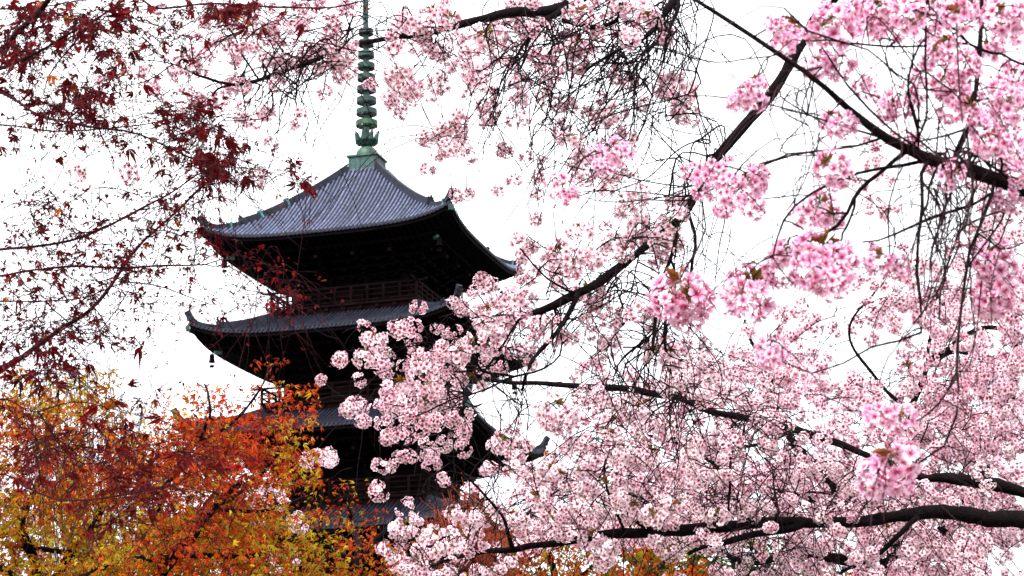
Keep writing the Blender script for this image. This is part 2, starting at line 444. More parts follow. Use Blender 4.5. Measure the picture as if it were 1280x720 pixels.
# finial (sorin): box, dome, petal cup, nine rings, flame, jewel
fm = MB(); fm.tube([(0,0,41.4),(0,0,54.6)], .19, 10, (.8, .9, .9)); fin = fm.obj('finial', M_COPPER, pag); fin.location = (0, 0, -.74)
b = MB(); b.box((-.92,-.92,41.42), (.92,.92,42.25), c=(.85,1,.95)); b.box((-1.02,-1.02,42.253), (1.02,1.02,42.36), c=(1.1,1.2,1.1)); b.box((-.98,-.98,41.32), (.98,.98,41.417), c=(.7,.8,.8))
for Rm in ROT4:
    for c_ in np.linspace(-.8, .8, 6): b.box((c_-.02, -.945, 41.43), (c_+.02, -.923, 42.24), Rm, (.7,.8,.8))
b.obj('finial_base', M_COPPER, fin)
b = MB(); b.lathe([(.70,42.36),(.72,42.5),(.66,42.75),(.5,42.98),(.3,43.08),(.16,43.1)], 24, c=(1.6,1.35,.95)); b.obj('finial_dome', M_COPPER, fin, True)
b = MB(); b.lathe([(.2,43.08),(.42,43.2),(.52,43.5),(.55,43.62),(.5,43.62),(.3,43.3)], 24, c=(.45,.7,.65))
for i in range(8):
    a = i*math.pi/4
    P = [(r_*math.cos(a), r_*math.sin(a), z) for r_, z in ((.4,43.3),(.6,43.5),(.66,43.8),(.80,44.08))]
    b.tube(P, [.16,.2,.15,.03], 6, (.4,.75,.65))
b.obj('petal_cup', M_COPPER, fin)
for i in range(9):
    z = 44.47 + i*.77; ro = .69 - .028*i
    b = MB()
    col = [(.75,1.05,.6),(.3,.5,.5),(.35,.5,.55),(.35,.38,.5),(.5,.5,.45),(.3,.6,.5),(.35,.6,.5),(.25,.3,.4),(.25,.3,.4)][i]
    b.lathe([(ro,z),(ro,z+.33),(ro-.04,z+.35),(ro-.09,z+.33),(ro-.09,z),(ro,z)], 28, c=col)
    for q in range(4):
        a = q*math.pi/2
        b.beam((0,0,z+.12), ((ro-.04)*math.cos(a), (ro-.04)*math.sin(a), z+.121), .05, .07, c=(.4,.55,.5))
    b.lathe([(.19,z-.02),(.27,z+.03),(.27,z+.3),(.19,z+.36)], 12, c=(.35,.55,.5))
    b.obj('finial_ring', M_COPPER, fin)
b = MB()
for q in range(4):
    a = q*math.pi/2
    for j in range(7):
        z = 51.9 + j*.24; r_ = .5 - .05*j
        P = [(.16*math.cos(a), .16*math.sin(a), z), (r_*.8*math.cos(a), r_*.8*math.sin(a), z+.02), (r_*math.cos(a), r_*math.sin(a), z+.25), (r_*.6*math.cos(a), r_*.6*math.sin(a), z+.35)]
        b.tube(P, [.03,.035,.03,.015], 4, (.5,1.2,1.0))
b.obj('flame_ornament', M_COPPER, fin)
b = MB(); b.lathe([(.02,53.9),(.22,54.0),(.25,54.15),(.15,54.35),(.2,54.5),(.24,54.65),(.14,54.85),(.02,55.1)], 16, c=(.6,1.1,.9)); b.obj('jewel', M_COPPER, fin, True)

# ------------------------------------------------------------------ blossom templates
CRIM = np.array([.26, .002, .035])
def flower(hi):
    if hi:
        rr = [.04, .17, .30, .58, .84, 1.0]; ww = [.04, .10, .16, .36, .38, .20]; hh = [0, .05, .11, .22, .27, .24]
        tt = [0, .12, .35, .62, .85, 1.0]
    else:
        rr = [.0, .24, .72, 1.0]; ww = [.10, .15, .40, .22]; hh = [0, .08, .24, .22]; tt = [0, .2, .75, 1.0]
    V = []; T = []; F = []
    for p in range(5):
        a = p*2*math.pi/5; ca, sa = math.cos(a), math.sin(a); b0 = len(V)
        nc = 3 if hi else 2
        for r_, w, h, t in zip(rr, ww, hh, tt):
            for c_ in (np.linspace(-1, 1, nc)):
                x = r_ - (.10 if (hi and c_ == 0 and r_ == 1.0) else 0); y = w*c_; z = h + (.06*abs(c_) if hi else 0) + (.02*c_)
                V.append((x*ca - y*sa, x*sa + y*ca, z)); T.append(t)
        for i in range(len(rr)-1):
            for j in range(nc-1):
                q = b0 + i*nc + j; F.append((q, q+1, q+nc+1, q+nc))
    return np.array(V), np.array(F), np.array(T)
FH, FL = flower(True), flower(False)

def petal_col(T, edge, mid, pk):
    """crimson throat -> pink -> pale rim"""
    xs = [0, .27, .40, .50, .74, 1]
    A = np.array([CRIM, CRIM*1.3, mid*.85, mid*.75+edge*.25, edge*.72+mid*.28, edge])
    return np.stack([np.interp(T, xs, A[:, i]) for i in range(3)], -1)

def cluster(hi, nfl, rad, fr, edge, mid, seed, squash=1.0, openness=.25, lump=.5):
    """a ball of blossom hung from its own origin; returns an MB"""
    r = np.random.default_rng(seed); m = MB(); V, F, T = FH if hi else FL
    # fibonacci directions, jittered, leaving the top open
    i = np.arange(nfl) + .5; z = 1 - 2*i/nfl*(1-openness*.5) - openness*.6; z = np.clip(z, -1, 1)
    ph = i*2.39996 + r.uniform(0, 6); s = np.sqrt(1-z*z)
    D = np.stack([s*np.cos(ph), s*np.sin(ph), z], -1) + r.normal(0, .17, (nfl, 3)); D /= np.linalg.norm(D, axis=1, keepdims=True)
    rr_ = rad*(r.uniform(.72 if lump < .5 else .4, 1.08, nfl))
    C0 = np.array([0, 0, -rad*.55])
    # three or four umbels side by side give a lumpy outline
    nu = r.integers(2, 5); U = r.normal(0, 1, (nu, 3)); U /= np.linalg.norm(U, axis=1, keepdims=True); U *= rad*lump*r.uniform(.7, 1.3, (nu, 1))
    own = np.argmax(D @ (U/np.linalg.norm(U, axis=1, keepdims=True)).T, 1)
    pos = C0 + U[own]*np.array([1, 1, squash]) + D*rr_[:, None]*(1-.42*lump*r.uniform(.5, 1.3, nu))[own][:, None]*np.array([1, 1, squash])
    face = D + r.normal(0, .28, (nfl, 3)) + np.array([0, 0, -.15])
    rot = basis(face, r.uniform(0, 6, nfl)); scl = fr*r.uniform(.85, 1.12, nfl)
    for j in range(nfl):
        pk = r.uniform(0, 1)**1.5
        w_ = float(np.clip(.28 + .55*D[j, 2] + r.normal(0, .3), 0, 1))*(1.0 if lump < .3 else .75)
        q_ = w_ if lump < .3 else w_*.4; e2 = edge*(1-q_) + (edge*.35+mid*.65)*q_; m2 = mid*(1-w_*.6) + np.array([.80, .12, .36])*w_*.6 if lump < .3 else mid*(1-w_*.25) + np.array([.84, .22, .42])*w_*.25
        c = petal_col(T, e2, m2, pk)*r.uniform(.93, 1.04)
        c[:, 1] *= 1 - .10*pk*(r.random() < .5)
        v = V.copy(); v[:, 2] *= r.uniform(.5, 2.0)
        m.add(v @ rot[j].T*scl[j] + pos[j], F, c=np.clip(c, 0, 1))
        if hi:
            b_ = pos[j]; a_ = np.array([0, 0, -rad*.12]) + r.normal(0, rad*.05, 3)
            n_ = rot[j][:, 2]
            mdl = (a_+b_)/2 + np.array([0, 0, rad*.1])
            m.tube([b_ - n_*fr*.28, b_ + n_*fr*.03], [fr*.09, fr*.13], 5, (.30, .02, .05))
            m.tube([a_, mdl, b_ - n_*fr*.25], [fr*.035]*3, 3, (.16, .13, .03))
            for q in range(5):
                e = n_*fr*.34 + rot[j][:, 0]*fr*.2*math.cos(q*1.26) + rot[j][:, 1]*fr*.2*math.sin(q*1.26)
                m.add([b_ + rot[j][:, 0]*fr*.025, b_ - rot[j][:, 0]*fr*.025, b_+e], f3=[[0, 1, 2]], c=(.65, .25, .2))
    # a few buds
    for j in range(4 if hi else 2):
        d = r.normal(0, 1, 3); d /= np.linalg.norm(d); p = C0 + d*rad*.95
        m.tube([p-d*fr*.4, p, p+d*fr*.35], [fr*.08, fr*.22, fr*.05], 5, (.62, .10, .22))
        if hi: m.tube([C0*.2, p-d*fr*.4], [fr*.03]*2, 3, (.16, .13, .03))
    return m

def young_leaves(rad, seed):
    r = np.random.default_rng(seed); m = MB()
    for j in range(10):
        d = r.normal(0, 1, 3); d[2] = abs(d[2])*.6+.1; d /= np.linalg.norm(d)
        s = np.cross(d, r.normal(0, 1, 3)); s /= np.linalg.norm(s); L = rad*r.uniform(.45, .9); w = L*.2
        u = np.cross(s, d)
        c = np.array([.24, .15, .015])*r.uniform(.6, 1.2) if r.random() < .6 else np.array([.28, .09, .02])
        m.add([(0,0,0), d*L*.5+s*w+u*w*.5, d*L, d*L*.5-s*w+u*w*.5, d*L*.5], f3=[[0,1,4],[1,2,4],[2,3,4],[3,0,4]], c=c)
    return m

PAL = {   # rim colour, inner colour
    'near': (np.array([.97, .84, .93]), np.array([.91, .25, .53])),
    'mid':  (np.array([.97, .90, .92]), np.array([.93, .46, .60])),
    'low':  (np.array([.97, .93, .94]), np.array([.94, .55, .67])),
    'far':  (np.array([.97, .88, .92]), np.array([.92, .45, .60])),
}
LUMP = {'near': .2, 'mid': .45, 'low': .6, 'far': .6}
HI = {}
for kk in PAL:
    e_, m_ = PAL[kk]
    HI[kk] = []
    for q in range(8):
        big = q % 2 == 0
        mbq = cluster(True, (27 if big else 20) if kk != 'far' else 20, .054, .0205, e_, m_, 100+q+len(kk)*31, squash=rng.uniform(.8, 1.15), openness=rng.choice([.1, .3, .7]), lump=LUMP[kk])
        HI[kk].append((mbq.mesh('blossom_cluster', M_PETAL), young_leaves(.055, 50+q).mesh('young_leaves', M_LEAF)))
LOWT = {}
for kk in PAL:
    e_, m_ = PAL[kk]; LOWT[kk] = []
    for q in range(8):
        LOWT[kk].append(cluster(False, 22, .055, .021, e_, m_, 300+q+len(kk)*17, squash=rng.uniform(.8, 1.15), openness=.1, lump=LUMP[kk]).arrays())

def rand_rot(tilt=.7):
    tilt = min(tilt, .8)
    ax = Vector(rng.normal(0, 1, 3)).normalized()
    return Matrix.Rotation(rng.uniform(0, tilt), 4, ax) @ Matrix.Rotation(rng.uniform(0, 6.28), 4, 'Z')

HOLES = [(664,552,36,26),(618,612,26,24),(645,512,34,20),(670,500,22,14),(720,268,40,26),(900,330,36,60),(1165,250,50,60),(1095,440,28,22),(1110,470,26,18),(880,410,40,26),(590,320,60,30),(560,610,22,10),(1050,385,20,16),(700,455,20,14),(975,100,10,10)]
def open_sky(gp):
    k_ = np.ones(len(gp), bool)
    for x, y, a, b_ in HOLES: k_ &= ((gp[:, 0]-x)/a)**2 + ((gp[:, 1]-y)/b_)**2 > 1
    return gp[k_]

def fill_low(mb, kind, P, S):
    """many small clusters into one mesh"""
    P = np.array(P); S = np.array(S)
    ids = rng.integers(0, 8, len(P))
    for q in range(8):
        k_ = ids == q
        if not k_.any(): continue
        v, f4, f3, c = LOWT[kind][q]
        N = k_.sum(); d = rng.normal(0, 1, (N, 3)); d[:, 2] = np.abs(d[:, 2])*1.5+.3
        t = rng.uniform(.86, 1.03, (N, 1)); pk_ = np.clip(noise3(P[k_], 1.6, 5)*.5+rng.normal(0, .35, N), -1, 1)
        t = t*np.stack([np.ones(N), 1-.13*(pk_+.4), 1-.07*(pk_+.4)], -1)
        spread(mb, v, f4, f3, c, P[k_], basis(d, rng.uniform(0, 6, N)), S[k_], t)

# ------------------------------------------------------------------ wood of trees
def smooth_path(P, n):
    P = np.asarray(P, float)
    if len(P) == 2: return P[0] + (P[1]-P[0])*np.linspace(0, 1, n)[:, None]
    s = np.concatenate([[0], np.cumsum(np.linalg.norm(np.diff(P[:, :3], axis=0), axis=1))])
    u = np.linspace(0, s[-1], n); Q = []
    ext = np.vstack([2*P[0]-P[1], P, 2*P[-1]-P[-2]])
    for x in u:
        i = min(np.searchsorted(s, x, 'right')-1, len(P)-2); i = max(i, 0)
        t = (x-s[i])/max(1e-9, s[i+1]-s[i]); p0, p1, p2, p3 = ext[i:i+4]
        Q.append(.5*((2*p1)+(-p0+p2)*t+(2*p0-5*p1+4*p2-p3)*t*t+(-p0+3*p1-3*p2+p3)*t**3))
    return np.array(Q)

class Tree:
    def __init__(s, base, name, label, cat, bark, twig, d0, lk=.72):
        s.lk = lk
        s.o = empty(name, tuple(base), label, cat); s.base = np.array(base, float)
        s.bark, s.twig, s.d0 = bark, twig, d0
        s.nodes = []; s.tw = MB(); s.twr = []
    def limb(s, pts, name='limb', world=None, wob=.006, nodes=True, sides=9):
        """pts: (px,py,depth,radius in px)"""
        P = [] if world is None else [np.append(np.array(w[:3], float), w[3]) for w in world]
        for px, py, d, r_ in pts:
            P.append(np.append(at(px, py, d), r_*s.lk*d/F_PX))
        P = np.array(P)
        if world is None and s.nodes:
            Nn_ = np.array(s.nodes)[:, :3]
            for e in ((0, -1) if P[-1, 3] > P[0, 3] and len(P) > 3 else (0,)):
                d_ = np.linalg.norm(Nn_-P[e, :3], axis=1); i_ = int(np.argmin(d_))
                if d_[i_] < .05*s.d0: P[e, :3] = Nn_[i_]
        L = np.linalg.norm(np.diff(P[:, :3], axis=0), axis=1).sum()
        n = int(np.clip(L/.05, 10, 140)); Q = smooth_path(P, n)
        rad = np.maximum(Q[:, 3], .0012)
        wv = rng.normal(0, 1, (n, 3)); ker = np.array([1, 2, 3, 2, 1])/9
        wv = np.stack([np.convolve(wv[:, i], ker, 'same') for i in range(3)], -1)*np.minimum(wob*2, rad*1.2)[:, None]
        wv[0] = 0; Q[:, :3] += wv
        lf_ = np.interp(np.arange(n), np.linspace(0, n, max(3, n//5)), rng.normal(0, .10, max(3, n//5)))
        rj = rad*(1+rng.normal(0, .06, n)+lf_)
        lw = np.stack([np.interp(np.arange(n), np.linspace(0, n, max(4, n//7)), rng.normal(0, 1, max(4, n//7))) for _ in range(3)], -1); lw[0] = 0; lw[-1] = 0
        Q[:, :3] += lw*np.minimum(wob*1.6, rad+.004)[:, None]
        m = MB(); m.tube(Q[:, :3]-s.base, rj, sides)
        m.obj(name, s.bark, s.o, True)
        if nodes:
            for q, r_ in zip(Q, rad): s.nodes.append(np.append(q[:3], r_))
        return Q
    def strand(s, P, r0, r1, sides=4, node=True):
        P = np.asarray(P); s.tw.tube(P-s.base, np.linspace(r0, r1, len(P)), sides)
        if node:
            for q in P[2::2]: s.nodes.append(np.append(q, r1))
    def twig_to(s, tgt, droop=.3, maxl=None, thick=1.0):
        N = np.array(s.nodes); dv = N[:, :3]-tgt; d2 = (dv**2).sum(1)
        # prefer a node above and not absurdly close
        cost = np.sqrt(d2)*(1 + .35*(dv[:, 2] < -.02))
        i = int(np.argmin(cost)); a = N[i, :3]; L = math.sqrt(d2[i])
        if L < .012: return
        n = int(np.clip(L/.03, 5, 16)); t = np.linspace(0, 1, n)[:, None]
        side = rng.normal(0, 1, 3)*L*.22
        c1 = a + (tgt-a)*.35 + np.array([0, 0, droop*L*rng.uniform(.1, 1)]) + side
        c2 = a + (tgt-a)*.8 + np.array([0, 0, droop*L*rng.uniform(-.1, .7)]) + side*.5
        P = (1-t)**3*a + 3*(1-t)**2*t*c1 + 3*(1-t)*t*t*c2 + t**3*tgt
        P[1:-1] += rng.normal(0, .0022+L*.006, (n-2, 3))
        r0 = float(np.clip(.0020+L*.005, .0020, .007))*thick
        s.strand(P, min(r0, N[i, 3]*.9), .0016*thick, 4)
    def bundle(s, x0, y0, x1, y1, d, n, spr=12, spr1=None, bow=.2, r=.0022, dd=.25):
        spr1 = spr*1.6 if spr1 is None else spr1
        for q in range(int(n*1.2)):
            fr_ = rng.uniform(.45, 1.1); a = np.array([x0+rng.normal(0, spr), y0+rng.normal(0, spr)]); b_ = np.array([x1+rng.normal(0, spr1), y1+rng.normal(0, spr1)])
            b_ = a+(b_-a)*fr_; L = np.linalg.norm(b_-a); m_ = int(np.clip(L/9, 6, 18)); t = np.linspace(0, 1, m_)[:, None]
            nrm = np.array([-(b_-a)[1], (b_-a)[0]])/max(L, 1); k1, k2 = rng.normal(0, bow, 2)*L
            P = (1-t)**3*a + 3*(1-t)**2*t*(a+(b_-a)*.33+nrm*k1) + 3*(1-t)*t*t*(a+(b_-a)*.7+nrm*k2) + t**3*b_
            P[1:] += rng.normal(0, 1.1, (m_-1, 2)).cumsum(0)*.8
            P += nrm*(np.sin(t*rng.uniform(4, 11)+rng.uniform(0, 6))-np.sin(0))*L*rng.uniform(.01, .06)*t
            da = d + rng.normal(0, dd); db = da + rng.normal(0, dd)
            W_ = np.array([at(p[0], p[1], da+(db-da)*tt) for p, tt in zip(P, t[:, 0])])
            # tie the strand to the wood it grows from
            N = np.array(s.nodes); i = int(np.argsort(((N[:, :3]-W_[0])**2).sum(1))[rng.integers(0, 30)])
            if np.linalg.norm(N[i, :3]-W_[0]) > .01:
                W_ = smooth_path(np.vstack([N[i, :3], (N[i, :3]+W_[0])/2+rng.normal(0, .03, 3)+[0, 0, .03], W_[1::2]]), len(W_)+6)
            s.strand(W_, r*rng.uniform(.7, 1.3), r*.5, 4)
    def bare(s, n, L=(.1, .35), r=.0016):
        N = np.array(s.nodes); ids = rng.choice(len(N), n)
        for i in ids:
            l = rng.uniform(*L); d = rng.normal(0, 1, 3)*np.array([1, .7, .6]); d /= np.linalg.norm(d)
            t = np.linspace(0, 1, 7)[:, None]
            P = N[i, :3] + d*l*t + np.array([0, 0, -1])*l*.6*t**2 + np.cumsum(rng.normal(0, l*.025, (7, 3)), 0)*(t > 0)
            s.strand(P, r, r*.5, 3)
    def finish_twigs(s, name='twigs'):
        o = s.tw.obj(name, s.twig, s.o, True); o['kind'] = 'stuff'
    def blossoms(s, kind, P, S, leaves=.5, nhi=100, flat=True):
        """P world points, S scales; the largest nhi as parts, the rest as one part"""
        P = np.array(P); S = np.array(S)
        app = S/np.linalg.norm(P-CAM, axis=1)
        order = np.argsort(-app); hi = order[:nhi]; lo = order[nhi:]
        for i in hi:
            me, ml = HI[kind][rng.integers(0, 8)]
            Mx = Matrix.Translation(Vector(P[i]-s.base)) @ rand_rot(1.1) @ Matrix.Diagonal((S[i], S[i], S[i], 1))
            o = instance('blossom_cluster', me, s.o, Mx)
            if rng.random() < leaves: instance('young_leaves', ml, o)
        if len(lo):
            m = MB(); fill_low(m, kind, P[lo]-s.base, S[lo])
            o = m.obj('blossom_mass', M_PETAL, s.o); o['kind'] = 'stuff'

def ground_pt(px, py, d):
    p = at(px, py, d); p[2] = -.05; return p

def noise3(P, s, seed):
    r = np.random.default_rng(seed); out_ = np.zeros(len(P))
    for i in range(7):
        k_ = r.normal(0, 1, 3)*s*(1+i*.35); out_ += np.sin(P @ k_ + r.uniform(0, 6))/(1+i*.3)
    return out_/2.6

def grid_points(rows, top, mult, jit=1.0, x0=0):
    out_ = []
    for r_, row in enumerate(rows):
        for c_, ch in enumerate(row):
            if ch in '. 0': continue
            n = rng.poisson(int(ch)*mult)
            for q in range(n):
                out_.append((x0+(c_+.5+rng.uniform(-.5, .5)*jit)*40, top+(r_+.5+rng.uniform(-.5, .5)*jit)*40))
    return np.array(out_)

# ------------------------------------------------------------------ NEAR cherry tree
bA = ground_pt(1560, 360, 3.9)
A = Tree(bA, 'cherry_tree', 'nearest cherry tree, its thick limb entering upper right, with big pink blossom balls', 'cherry tree', M_NBARK, M_NTWIG, 3.8, .66)
top = at(1500, 330, 3.8)
A.limb([], 'trunk', [(*bA, .16), (*(bA+[.02, 0, .9]), .13), (*(bA*[1, 1, 0]+[-.04, 0, 2.0]), .11), (*top, .07)], nodes=False)
A.limb([(1500,330,3.8,30),(1285,240,3.7,16),(1230,212,3.7,13),(1160,190,3.65,11),(1110,172,3.6,9),(1070,145,3.6,6.5),(1020,105,3.6,5.2),(960,65,3.6,4.4),(900,25,3.6,3.8),(850,-8,3.6,3),(790,-60,3.6,1.5)])
A.limb([(1232,-30,3.7,4.5),(1228,60,3.7,5),(1218,130,3.7,5),(1205,200,3.68,6)])
A.limb([(1150,192,3.65,4),(1080,212,3.6,3.2),(1020,240,3.6,2.6),(985,275,3.55,2.2),(965,322,3.5,1.6)])
A.limb([(1120,184,3.6,4),(1060,188,3.7,3),(1000,190,3.8,2.5),(960,198,3.9,2.3),(900,228,4,2.2),(860,246,4.1,2),(800,248,4.2,1.7),(760,255,4.2,1.4),(715,241,4.2,1.1)])
A.limb([(1130,195,3.6,5),(1100,225,3.65,4.2),(1072,245,3.7,4),(1050,268,3.7,3.6),(1014,302,3.7,3)])
A.limb([(1078,242,3.7,3),(1065,270,3.7,2.6),(1052,300,3.7,2)])
A.limb([(1190,205,3.6,4),(1165,262,3.5,3.4),(1160,330,3.5,3.2),(1167,400,3.45,3),(1158,425,3.45,2.4),(1100,438,3.4,2.0),(1055,458,3.4,1.8),(1010,467,3.4,1.6),(978,452,3.4,1.2)])
A.limb([(1235,235,3.6,4),(1222,300,3.5,3.2),(1210,350,3.4,3),(1198,440,3.3,2.8),(1194,500,3.2,2.6),(1180,550,3.2,2.4),(1140,585,3.2,2)])
A.limb([(1197,450,3.3,2.4),(1187,490,3.25,2.2),(1160,515,3.2,2),(1115,540,3.2,1.6)])
A.limb([(1240,240,3.65,4),(1190,262,3.7,3.2),(1130,283,3.8,2.6),(1078,302,3.8,2)])
A.limb([(1225,70,3.7,3),(1195,42,3.7,2.6),(1165,18,3.7,2.2),(1150,-20,3.7,1.8)])
A.limb([(1160,-20,3.4,2),(1164,60,3.4,2.2),(1163,140,3.45,2.2),(1156,186,3.6,2.4)])
A.limb([(1128,50,3.4,2.2),(1136,100,3.45,2.6),(1146,186,3.6,3)])
A.limb([(965,-10,3.5,1.6),(985,22,3.5,2),(1015,40,3.5,2),(1040,75,3.5,2),(1062,105,3.6,2.2),(1105,150,3.6,2.4),(1130,180,3.6,2.6)])
A.limb([(980,10,3.3,1.6),(1010,40,3.3,2),(1045,52,3.3,2),(1080,60,3.3,1.8),(1120,88,3.4,1.8),(1150,110,3.45,2),(1190,118,3.6,2)])
A.limb([(1216,62,3.7,2.6),(1160,60,3.6,2),(1100,60,3.5,1.8),(1030,52,3.4,1.6),(1006,52,3.4,1.2)])
A.limb([(1225,60,3.7,3),(1250,66,3.7,2.6),(1290,80,3.7,2.4)])
A.limb([(1105,172,3.6,2.6),(1060,158,3.7,2),(1000,137,3.8,1.7),(960,131,3.9,1.5),(880,123,4,1.4),(830,128,4,1.3),(775,141,4,1.2),(720,156,4,.9)])
A.limb([(955,68,3.6,1.6),(905,74,3.9,1.6),(865,70,4,1.5),(830,62,4,1.4),(812,50,4,1.2)])
A.limb([(1280,232,3.65,3),(1240,205,3.6,2.8),(1225,190,3.6,2.4),(1220,196,3.5,2)])
A.limb([(1285,210,3.6,3),(1255,195,3.5,2.6),(1222,188,3.4,2.4),(1212,200,3.5,2.4)])
A.limb([(1222,300,3.5,2.4),(1245,312,3.4,1.8),(1290,303,3.3,1.8)])
A.limb([(1170,262,3.5,2.2),(1185,330,3.4,2.2),(1178,360,3.4,2),(1174,400,3.4,1.8)])
A.limb([(1005,110,3.55,1.4),(1005,150,3.5,1.3),(975,190,3.4,1.1)])
A.limb([(1070,203,3.65,1.4),(1045,225,3.6,1.3),(1100,262,3.6,1.3),(1118,300,3.6,1.2),(1112,330,3.6,1)])
A.limb([(1130,205,3.6,1.6),(1115,262,3.7,1.6),(1112,330,3.7,1.3),(1100,360,3.7,1.1)])
nearc = [(850,366,34),(862,385,28),(838,385,26),(940,366,32),(928,374,25),(1030,322,34),(1012,335,26),(1048,338,28),(1035,350,24),(985,318,25),(975,340,20),(1238,328,26),(1246,352,28),(1240,380,24),(1228,362,20),
 (965,436,22),(958,448,18),(1098,520,21),(1124,530,21),(1112,580,30),(1098,600,24),(1124,604,24),(706,236,19),(712,245,14),(1100,328,20),(1122,334,18),(1035,212,23),(1045,225,16),(1025,262,22),(1040,275,20),(1010,270,18),
 (990,42,22),(972,40,18),(980,60,16),(1040,32,28),(1028,45,24),(1060,20,26),(1078,28,26),(1098,15,24),(1110,35,24),(1135,20,24),(1150,38,22),(1172,12,24),(1195,25,22),(1215,12,20),(1245,25,24),(1262,45,22),(1272,20,20),(1185,62,24),(1168,70,20),
 (1180,108,24),(1200,118,24),(1212,140,20),(1190,135,20),(1250,112,24),(1262,130,22),(1245,145,20),(1270,95,20),(1225,160,18),(1240,182,22),(1262,192,20),(1275,215,18),(1125,128,22),(1110,140,18),(1045,90,20),(1020,85,18),(1050,160,18),(1035,150,15),
 (938,118,19),(925,128,16),(945,105,14),(898,218,22),(910,240,20),(930,236,20),(946,225,18),(880,232,18),(868,215,15),(940,258,16),(1190,222,18),(1170,205,16),(1252,252,18),(1270,255,16),(1140,185,15),(1080,110,16),(770,195,18),(757,206,15),(745,195,13),(1255,170,16),(1205,85,18),(1235,65,18),(1150,95,15),(905,262,14)]
P, S = [], []
for x, y, r_ in nearc:
    d = rng.uniform(3.3, 4.0) if x > 880 else rng.uniform(3.9, 4.3)
    if y > 480: d = rng.uniform(3.05, 3.2)
    P.append(at(x, y-r_*.5, d)); S.append(r_*1.06*d/F_PX/.063)
for p in sorted(range(len(P)), key=lambda i: min(((np.array(A.nodes)[:, :3]-P[i])**2).sum(1))): A.twig_to(P[p], .2, thick=1.1)
A.bundle(1190,200,1170,330,3.6,5,8,10,.06,.002); A.bundle(1215,200,1200,320,3.6,5,8,10,.06,.002); A.bundle(1100,60,1160,160,3.6,8,30,30,.1,.0017)
A.bundle(1180,230,1150,440,3.6,5,18,25,.12,.0022); A.bundle(1000,140,1010,300,3.8,5,30,30,.2,.0016); A.bundle(1220,200,1190,470,3.6,5,20,25,.1,.0022); A.bare(160, (.06, .25), .0014)
A.blossoms('near', P, S, .75, 100)
A.finish_twigs()

# ------------------------------------------------------------------ MIDDLE weeping cherry
bB = ground_pt(1800, 360, 9.0)
B = Tree(bB, 'cherry_tree', 'weeping cherry tree with a black limb slanting down the middle and blossoms crossing the pagoda', 'cherry tree', M_BARK, M_TWIG, 8, .52)
tb = at(1500, -260, 8.7)
B.limb([], 'trunk', [(*bB, .34), (*(bB+[0, 0, 1.5]), .27), (*(bB*[.98, 1, 0]+[0, 0, 3.6]), .22), (*tb, .17)], nodes=False, sides=12)
B.limb([(1500,-260,8.7,50),(1300,-230,8.5,32),(1120,-110,8.3,20),(1045,-8,8.2,14),(1012,28,8.2,13),(975,95,8.1,12),(935,150,8.1,12),(897,190,8,11),(880,215,8,9),(855,262,8,9),(825,290,8,9),(795,318,7.9,9.5),(760,350,7.9,10.5),(720,372,7.8,11),(690,386,7.8,10),(662,394,7.8,5)])
B.limb([(722,375,7.8,7),(712,395,7.7,6),(696,425,7.6,6),(680,445,7.6,5.5),(662,465,7.5,4.5),(652,488,7.5,3)])
B.limb([(1300,-230,8.5,28),(1000,-150,8.4,22),(800,-50,8.2,18),(702,2,8.1,15),(640,10,8,12),(600,20,8,9),(560,30,8,8),(520,40,8,7.5),(490,45,8,7),(450,52,8,7),(430,60,8,6.5),(400,72,8,5.5),(345,90,8,5),(322,97,8,4.5),(290,102,8,4),(262,95,8,3.4),(248,92,8,3),(215,78,8,1.6),(180,72,8,1.2),(150,70,8,.8)])
B.limb([(290,102,8,3),(275,112,8,2.6),(262,124,8,2)])
B.limb([(245,88,8,2),(240,70,8,1.8),(236,52,8,1.5),(227,44,8,.9)])
B.limb([(322,97,8,2.6),(310,80,8,2.6),(296,62,8,2.4),(278,32,8,2)])
B.limb([(215,78,8,1.4),(190,100,7.9,1.4),(165,108,7.9,1),(125,108,7.9,.8)])
B.limb([(1000,-150,8.4,16),(900,-60,8,12),(845,0,7.8,10),(822,32,7.7,8),(800,50,7.6,5),(765,65,7.6,4),(735,85,7.6,3)])
B.limb([(840,5,7.8,5),(832,40,7.6,3.4),(826,80,7.6,2.4),(818,110,7.5,2),(805,150,7.5,1.8),(795,175,7.5,1.4)])
B.limb([(702,5,8.1,9),(690,22,8,6),(665,42,8,5),(645,62,8,3.6),(640,85,8,2)])
B.limb([(790,0,8,7),(770,20,8,5),(740,32,8,4.5),(700,25,8,5)])
B.limb([(670,50,8,3),(655,75,8,2.6),(645,95,8,2),(635,108,8,1.5)])
B.limb([(860,255,8,5),(868,300,7.9,4),(862,330,7.9,3.5),(858,372,7.8,3)])
B.limb([(845,275,8,4),(838,330,7.8,5),(826,355,7.8,5.5),(820,400,7.8,5),(818,440,7.7,3)])
B.limb([(838,332,7.8,3.5),(832,400,7.7,4),(834,440,7.7,3)])
B.limb([(690,386,7.8,4),(660,394,7.8,3.4),(640,415,7.8,3),(600,470,7.8,2.4)])
B.limb([(690,386,7.8,4),(700,440,7.9,2.5),(640,470,7.7,3),(600,490,7.6,2.4),(560,500,7.5,1.8),(520,520,7.4,1.5)])
B.limb([(640,470,7.7,2.6),(600,465,7.6,3.4),(585,440,7.5,2.2),(560,440,7.5,1.4),(500,435,7.4,1.1),(450,450,7.4,.9)])
B.limb([(720,375,7.8,3),(690,350,7.7,2.4),(668,330,7.7,2.4),(650,310,7.7,1.6)])
B.limb([(900,188,8,4),(885,200,8,3.6),(870,235,8,2.4),(800,225,8,1.6),(765,215,8,1.2)])
